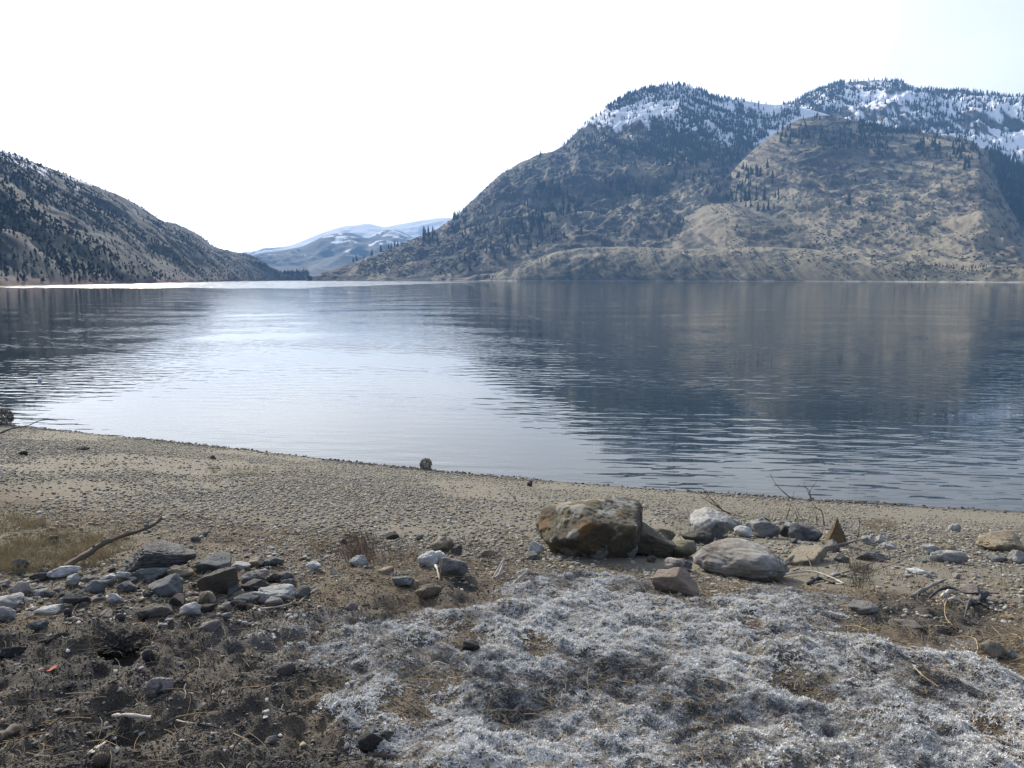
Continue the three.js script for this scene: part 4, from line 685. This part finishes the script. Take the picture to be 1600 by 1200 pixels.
// ------------------------------------------------------------------ branches, roots and other single things
function limb(pts, r0, r1, seed = 1, seg = 0) { // a tapering, slightly knotty stick through points
  const c = new THREE.CatmullRomCurve3(pts), n = seg || Math.max(8, pts.length * 6), g = new THREE.TubeGeometry(c, n, 1, 9), p = g.attributes.position, fr = c.getSpacedPoints(n);
  for (let i = 0; i <= n; i++) { const t = i / n, r = mix(r0, r1, t) * (1 + 0.4 * n3(t * 9, seed, 0.3) + 0.2 * n3(t * 27, seed, 4.3)), o = c.getPointAt(t); for (let k = 0; k <= 9; k++) { const j = i * 10 + k, q = 1 + 0.3 * n3(Math.cos(k / 9 * 6.283) * 2, t * 14, seed + Math.sin(k / 9 * 6.283)); p.setXYZ(j, o.x + (p.getX(j) - o.x) * r * q, o.y + (p.getY(j) - o.y) * r * q, o.z + (p.getZ(j) - o.z) * r * q); } }
  const cap = (t, r) => { const s = new THREE.SphereGeometry(r, 8, 6); const o = c.getPointAt(t); s.translate(o.x, o.y, o.z); return s; };
  g.deleteAttribute('uv'); const caps = [cap(0, r0 * 0.7), cap(1, r1 * 0.7)]; caps.forEach((s) => s.deleteAttribute('uv')); g.computeVertexNormals();
  return mergeGeometries([g, ...caps]);
}
const WOOD = { grey: [0.17, 0.15, 0.13], brown: [0.085, 0.065, 0.048], pale: [0.42, 0.385, 0.33], straw: [0.34, 0.26, 0.14], char: [0.022, 0.022, 0.024], reddish: [0.10, 0.062, 0.048] };
const woodM = {}; const wood = (t) => woodM[t] ??= new THREE.MeshStandardMaterial({ color: new THREE.Color().setRGB(...WOOD[t]), roughness: t === 'char' ? 0.7 : 0.88 });
const lie = (list, lift = 0.012) => list.map(([x, y, l]) => { const p = hit(x, y); p.y = surfY(p.x, p.z) + (l ?? lift); return p; });
function stick(name, list, r0, r1, tone, label, forks = [], lift, category = 'branch') {
  const pts = lie(list, lift), g = new THREE.Group(), o = pts[0].clone(); g.name = numbered(name); g.position.copy(o);
  const rel = (a) => a.map((p) => p.clone().sub(o));
  part('stem', limb(rel(pts), r0, r1, list[0][0]), wood(tone), g);
  for (const f of forks) part('fork', limb(rel(lie(f.pts, lift)), f.r ?? r1, (f.r ?? r1) * 0.5, f.pts[0][1]), wood(f.tone ?? tone), g);
  tag(g, label, category); scene.add(shade(g)); return g;
}
{ // forked branch rising from the rubble
  const b = hit(97, 890), z = (k) => b.z - k, g = new THREE.Group(); g.name = numbered('branch'); g.position.copy(b);
  const p = [[97, 890, -0.02], [118, 876, 0.05], [143, 862, 0.12], [150, 855, 0.16], [190, 838, 0.3], [222, 828, 0.4], [240, 820, 0.45], [253, 809, 0.5]].map(([x, y, k]) => onDepth(x, y, z(k)).sub(b)), q = [[239, 820.5, 0.45], [252, 821, 0.48], [268, 819.5, 0.52]].map(([x, y, k]) => onDepth(x, y, z(k)).sub(b)), r = [[148, 857, 0.14], [146, 852, 0.15]].map(([x, y, k]) => onDepth(x, y, z(k)).sub(b));
  part('stem', limb(p, 0.019, 0.007, 3, 50), wood('brown'), g); part('fork', limb(q, 0.007, 0.004, 5), wood('pale'), g); part('fork', limb(r, 0.011, 0.006, 6), wood('brown'), g);
  tag(g, 'dark forked branch slanting up from the left rubble over the beach', 'branch'); scene.add(shade(g));
}
{ const b = hit(0, 678), g = new THREE.Group(); g.name = numbered('twig'); g.position.copy(b); const p = [[-14, 682, 0], [0, 677, 0], [20, 669, 0.1], [44, 665, 0.2], [60, 658, 0.3], [74, 656, 0.35], [90, 657.5, 0.4]].map(([x, y, k]) => onDepth(x, y, b.z - k).sub(b)); part('stem', limb(p, 0.014, 0.004, 3), wood('brown'), g); tag(g, 'thin crooked twig at the far left reaching over the waterline', 'twig'); scene.add(shade(g)); }
stick('branch', [[1208, 899, 0.03], [1240, 879, 0.05], [1290, 869, 0.08], [1330, 862, 0.09], [1355, 850, 0.06], [1395, 835, 0.03]], 0.013, 0.005, 'grey', 'long curved grey branch running right from the rounded boulder', [{ pts: [[1330, 862, 0.09], [1350, 868, 0.05], [1372, 872, 0.02]], r: 0.005 }]);
stick('branch', [[1290, 906], [1340, 893, 0.03], [1372, 884, 0.04], [1430, 866, 0.02]], 0.008, 0.003, 'grey', 'thinner grey branch below the curved one on the right');
stick('branch', [[1214, 902], [1268, 899, 0.03], [1296, 905, 0.02], [1318, 914]], 0.007, 0.005, 'pale', 'short pale branch at the right foot of the rounded boulder', [{ pts: [[1270, 899, 0.03], [1264, 888, 0.06], [1259, 880, 0.07]], r: 0.005, tone: 'brown' }]);
stick('charred_stick', [[1262, 914], [1282, 908, 0.02], [1303, 913]], 0.012, 0.009, 'char', 'short black charred stick right of the rounded boulder', [], 0.01, 'stick');
stick('stick', [[1423, 937, 0.02], [1450, 924, 0.03], [1477, 911, 0.03]], 0.014, 0.009, 'grey', 'thick grey stick pointing at the charred root', [], undefined, 'stick');
stick('charred_root', [[1452, 938, 0.03], [1470, 934, 0.06], [1490, 935, 0.07], [1510, 941, 0.06], [1528, 940, 0.06], [1560, 937, 0.04]], 0.008, 0.004, 'char', 'black charred forked root lying on the char patch at right', [{ pts: [[1540, 938, 0.05], [1522, 947, 0.05], [1514, 955, 0.04], [1507, 965, 0.0]], r: 0.02 }, { pts: [[1474, 947, 0.02], [1492, 945, 0.035], [1512, 948, 0.03]], r: 0.012, tone: 'pale' }, { pts: [[1522, 945, 0.05], [1545, 950, 0.03], [1556, 954, 0.0]], r: 0.012 }], undefined, 'root');
stick('stick', [[1470, 936], [1480, 930, 0.02], [1494, 925, 0.02]], 0.016, 0.012, 'pale', 'short thick pale stick above the charred root', [], undefined, 'stick');
stick('stalk', [[1488, 977], [1478, 970, 0.03], [1476, 960, 0.05], [1484, 950, 0.03]], 0.0025, 0.002, 'straw', 'straw coloured bent stalk below the charred root', [], undefined, 'stalk');
stick('stalk', [[1488, 999], [1508, 1004, 0.03], [1522, 1008, 0.03], [1528, 1019]], 0.002, 0.004, 'straw', 'tan curved stalk left of the olive grey stone', [], undefined, 'stalk');
stick('stick', [[680, 894, 0.05], [684, 900, 0.03], [690, 911, 0.0]], 0.007, 0.006, 'pale', 'short white stick propped left of the mottled block', [], undefined, 'stick');
{ // bleached sticks standing at the middle
  const up = (name, list, r0, r1, tone, label) => { const b = hit(list[0][0], list[0][1]), g = new THREE.Group(); g.name = numbered(name); g.position.copy(b); part('stem', limb(list.map(([x, y, k]) => onDepth(x, y, b.z - (k ?? 0)).sub(b)), r0, r1, list[0][1]), wood(tone), g); tag(g, label, name); scene.add(shade(g)); };
  up('stick', [[769, 906], [778, 890, 0.06], [789, 871, 0.1]], 0.007, 0.006, 'pale', 'bleached stick, left one of two leaning together');
  up('stick', [[772, 904], [781, 895, 0.05], [786, 880, 0.1]], 0.009, 0.006, 'pale', 'bleached stick, right one of two leaning together');
  up('stick', [[800, 914], [811, 903, 0.05], [823, 893, 0.08]], 0.007, 0.005, 'pale', 'bleached stick leaning alone right of the leaning two');
  up('stalk', [[687, 909], [688, 893, 0.0], [691, 876, 0.02]], 0.0035, 0.002, 'straw', 'thin upright straw stalk beside the mottled block');
  up('stalk', [[1336, 852], [1342, 830, 0.0], [1343, 808, 0.02]], 0.005, 0.002, 'brown', 'single dark dry stalk right of the brown pyramid');
  up('stalk', [[544, 893], [545, 880, 0.0], [540, 868, 0.0]], 0.004, 0.003, 'straw', 'bent straw stalk in the tuft left of centre');
}
stick('twig', [[408, 961], [450, 945, 0.02], [478, 930, 0.03], [506, 918, 0.03]], 0.004, 0.003, 'pale', 'long thin pale twig right of the left rubble', [{ pts: [[456, 951], [480, 939, 0.02], [498, 925, 0.03]], r: 0.004 }], undefined, 'twig');
stick('twig', [[603, 1083], [632, 1102, 0.02], [655, 1118, 0.02], [673, 1128]], 0.0035, 0.003, 'brown', 'dark straight twig at the left edge of the ash', [], undefined, 'twig');
stick('twig', [[275, 1121], [300, 1130, 0.015], [330, 1134]], 0.003, 0.002, 'pale', 'thin pale twig on the dark soil right of the pits', [], undefined, 'twig');
stick('twig', [[1330, 1020], [1345, 1036, 0.02], [1368, 1050]], 0.004, 0.003, 'brown', 'dark bent twig in the ash at right', [], undefined, 'twig');
stick('twig', [[1426, 1048], [1440, 1066, 0.02], [1466, 1080]], 0.003, 0.002, 'straw', 'pale thin stalk lying in the ash at right', [], undefined, 'stalk');
stick('log', [[-50, 1192, 0.02], [0, 1166, 0.035], [28, 1144, 0.04]], 0.024, 0.019, 'brown', 'dark round log end entering at the bottom left corner', [], undefined, 'log');
stick('stick', [[178, 1126, 0.03], [206, 1132, 0.028], [236, 1138, 0.02]], 0.009, 0.006, 'pale', 'short pale stick over the lower pit at left', [], undefined, 'stick');
stick('stick', [[138, 1180, 0.02], [152, 1168, 0.03], [166, 1154, 0.02]], 0.007, 0.004, 'pale', 'pale stick below the short straight one at bottom left', [], undefined, 'stick');
stick('charred_stick', [[575, 1182, 0.0], [598, 1186, 0.01], [622, 1186, 0.0]], 0.013, 0.01, 'brown', 'short brown stick at the bottom beside the charred stub', [], undefined, 'stick');
stone(560, 1148, 600, 1180, 'charred', 'left lump of charred wood at the bottom edge', { name: 'charred_lump', category: 'charred wood', deep: 0.8, sharp: 12, amt: 0.4 });
stone(592, 1146, 616, 1166, 'charred', 'right rounded stub of charred wood at the bottom edge', { name: 'charred_lump', category: 'charred wood', deep: 0.9, sharp: 14, paint: () => mottle([0.06, 0.056, 0.052], 3, 0.4, 30) });
stone(-4, 1012, 40, 1030, 'charred', 'blackened flat stick of charred wood at the left edge', { name: 'charred_lump', category: 'charred wood', deep: 0.4, sharp: 14 });
stone(62, 992, 108, 1005, 'charred', 'black charred splinter above the burnt soil at left', { name: 'charred_lump', category: 'charred wood', deep: 0.35, sharp: 14 });
stone(722, 1006, 750, 1024, 'charred', 'black charred knot in the hollow left of the ash', { name: 'charred_lump', category: 'charred wood', deep: 0.9, sharp: 9 });
{ // red scrap
  const p = lie([[82, 1052]])[0], pos = [], idx = []; for (let i = 0; i <= 8; i++) for (let k = 0; k <= 2; k++) { const t = i / 8 - 0.5, w = 0.011 * (1 - 2.6 * t * t) * (1 + 0.4 * n2(i, 4)); pos.push(t * 0.055, 0.006 * Math.sin(t * 5) + 0.004 * (k - 1) ** 2 + 0.006, (k - 1) * w); } for (let i = 0; i < 8; i++) for (let k = 0; k < 2; k++) { const a = i * 3 + k; idx.push(a, a + 1, a + 3, a + 1, a + 4, a + 3); }
  const m = new THREE.Mesh(geoFrom(pos, idx), new THREE.MeshStandardMaterial({ color: new THREE.Color().setRGB(0.42, 0.10, 0.055), roughness: 0.8, side: THREE.DoubleSide })); m.name = 'red_scrap'; m.position.copy(p); m.rotation.y = 0.5; tag(m, 'small curled orange red scrap on the dark soil at left', 'scrap'); scene.add(shade(m));
}
// burnt cones: a core with ranks of open scales
const coneG = (() => { const gs = [icoGeo(3).toNonIndexed()]; gs[0].scale(0.8, 0.9, 0.8); gs[0].computeVertexNormals(); for (let i = 0; i < 90; i++) { const y = 1 - 2 * (i + 0.5) / 90, a = i * 2.39996, r = Math.sqrt(1 - y * y), s = new THREE.ConeGeometry(0.19, 0.42, 4); s.scale(1, 1, 0.45); s.deleteAttribute('uv'); s.rotateX(Math.PI / 2 - 0.5); s.translate(0, 0, 0.86); s.rotateX(-Math.asin(y)); s.rotateY(a); gs.push(s.toNonIndexed()); } return mergeGeometries(gs); })();
for (const [x, y, px, label] of [[188, 974, 17, 'blackened round cone at the rim of the burnt clump'], [231, 1034, 20, 'blackened round cone right of the burnt clump'], [106, 962, 14, 'small dark cone in the litter above the burnt soil'], [158, 1192, 26, 'open scaly brown cone at the bottom left']]) {
  const p = hit(x, y), r = px / 2 * project(p.x, p.y, p.z)[2] / F, m = new THREE.Mesh(coneG, x === 158 ? wood('brown') : wood('char')); m.name = numbered('pine_cone'); m.position.set(p.x, surfY(p.x, p.z) + r * 0.75, p.z); m.scale.set(r, r * 1.1, r); m.rotation.set(0.4, x, 0.5); tag(m, label, 'cone'); scene.add(shade(m));
}
{ // burnt clump: a lump of scorched roots with bristles
  const p = hit(176, 1032), g = new THREE.Group(); g.name = 'burnt_clump'; g.position.set(p.x, groundY(p.x, p.z) - 0.02, p.z - 0.08); const l = rockShape(55, 22, { dims: [0.22, 0.13, 0.2], rough: 0.16, sharp: 6, fs: 4 }); paint(l, mottle([0.035, 0.031, 0.026], 2, 0.6, 26)); part('root_mass', l, stoneM, g);
  const b = bladeGeo(21, 150, 0.42, 0.9, 0.010); b.scale(0.24, 0.15, 0.22); b.translate(0, 0.03, 0); part('bristles', b, new THREE.MeshStandardMaterial({ color: new THREE.Color().setRGB(0.075, 0.055, 0.038), roughness: 0.95, side: THREE.DoubleSide }), g); tag(g, 'black burnt clump of roots and bristles on the left slope', 'burnt clump'); scene.add(shade(g));
}
// tumbleweeds at the waterline: balls of fine tangled twigs
function tumbleweed(px, py, wpx, label) {
  const p = hit(px, py), r = wpx / 2 * project(p.x, p.y, p.z)[2] / F, gs = []; srand(px + 50);
  for (let i = 0; i < 420; i++) { const u = () => { const y = rr(-0.9, 1), a = rr(0, 6.28), q = Math.sqrt(1 - y * y); return V(Math.cos(a) * q, y, Math.sin(a) * q); }, a = u(), b = a.clone().add(V(rr(-0.7, 0.7), rr(-0.7, 0.7), rr(-0.7, 0.7))).normalize(), m = a.clone().add(b).multiplyScalar(rr(0.3, 0.55)); const g = new THREE.TubeGeometry(new THREE.CatmullRomCurve3([a.multiplyScalar(rr(0.5, 1)), m, b.multiplyScalar(rr(0.85, 1.08))]), 5, 0.026, 3); g.scale(r, r * 0.92, r); gs.push(g); }
  const m = new THREE.Mesh(mergeGeometries(gs), new THREE.MeshStandardMaterial({ color: new THREE.Color().setRGB(0.20, 0.175, 0.145), roughness: 1 })); m.name = numbered('tumbleweed'); m.position.set(p.x, groundY(p.x, p.z) + r * 0.82, p.z); tag(m, label, 'tumbleweed'); scene.add(shade(m));
}
tumbleweed(665.5, 733, 20, 'grey ball of dry twigs at the waterline near the middle');
tumbleweed(6, 664, 30, 'grey ball of dry twigs at the waterline, cut by the left edge');
// bare shrubs on the right bank
function shrub(stems, label) {
  const b = hit(stems[0][0][0], stems[0][0][1]), g = new THREE.Group(); g.name = numbered('bare_shrub'); g.position.copy(b);
  for (const s of stems) part('stem', limb(s.map(([x, y, k], i) => onDepth(x, y, b.z - (k ?? 0.05 * i)).sub(b)), s.r ?? 0.006, 0.0018, s[0][0]), wood('reddish'), g);
  tag(g, label, 'shrub'); scene.add(shade(g));
}
shrub([[[1288, 822], [1284, 800], [1272, 790], [1263, 770], [1256, 754]], [[1284, 798], [1276, 794], [1262, 792]], [[1277, 822], [1275, 805], [1268, 789]], [[1263, 772], [1270, 760], [1276, 752]], [[1268, 780], [1262, 764], [1246, 758]]], 'dark bare shrub with a forked top left of the brown pyramid');
shrub([[[1228, 812], [1235, 790], [1241, 768]], [[1247, 818], [1243, 800], [1234, 788]], [[1238, 780], [1228, 772], [1212, 756], [1203, 740]], [[1263, 820], [1250, 806], [1243, 790]], [[1210, 822], [1204, 812], [1200, 800]]], 'thin bare shrub with spreading twigs left of the forked one');
shrub([[[1150, 808], [1128, 796], [1105, 782], [1088, 770], [1064, 762]], [[1140, 804], [1120, 790], [1100, 766], [1086, 757]], [[1160, 808], [1135, 800], [1108, 796]], [[1128, 796], [1112, 780], [1098, 772]], [[1084, 820], [1078, 806], [1072, 792]]], 'bare shrub leaning left behind the pale slab');
{ // white float out on the dark water
  const d = ray(62, 595), t = -EYE / d[1], m = new THREE.Group(); m.name = 'float'; m.position.set(d[0] * t, 0, d[2] * t);
  const b = new THREE.LatheGeometry([[0, -0.04], [0.05, -0.03], [0.07, 0.02], [0.066, 0.07], [0.04, 0.105], [0.014, 0.115], [0.012, 0.13], [0, 0.131]].map(([x, y]) => new THREE.Vector2(x, y)), 20); part('body', b, new THREE.MeshStandardMaterial({ color: new THREE.Color().setRGB(0.78, 0.78, 0.76), roughness: 0.5 }), m); const e = new THREE.TorusGeometry(0.018, 0.005, 6, 14); e.translate(0, 0.14, 0); part('eye', e, wood('grey'), m);
  tag(m, 'small white float on the dark water at far left', 'float'); scene.add(shade(m));
}

// alike things of a group are told apart by their order from left to right
{
  const groups = {}; for (const o of scene.children) if (o.userData.group) (groups[o.userData.group + '|' + o.userData.label] ??= []).push(o);
  const words = ['first', 'second', 'third', 'fourth', 'fifth', 'sixth', 'seventh', 'eighth', 'ninth', 'tenth', 'eleventh', 'twelfth'];
  for (const list of Object.values(groups)) if (list.length > 1) { list.sort((a, b) => project(...a.position.toArray())[0] - project(...b.position.toArray())[0]); list.forEach((o, i) => { const back = list.length - 1 - i, w = (k) => words[k] ?? `${k + 1}${['th', 'st', 'nd', 'rd'][(k + 1) % 10 < 4 && Math.floor((k + 1) / 10) !== 1 ? (k + 1) % 10 : 0]}`; o.userData.label = i <= back ? `${i ? w(i) + ' from left' : 'leftmost'}, ${o.userData.label}` : `${back ? w(back) + ' from right' : 'rightmost'}, ${o.userData.label}`; }); }
}

renderer.render(scene, camera);
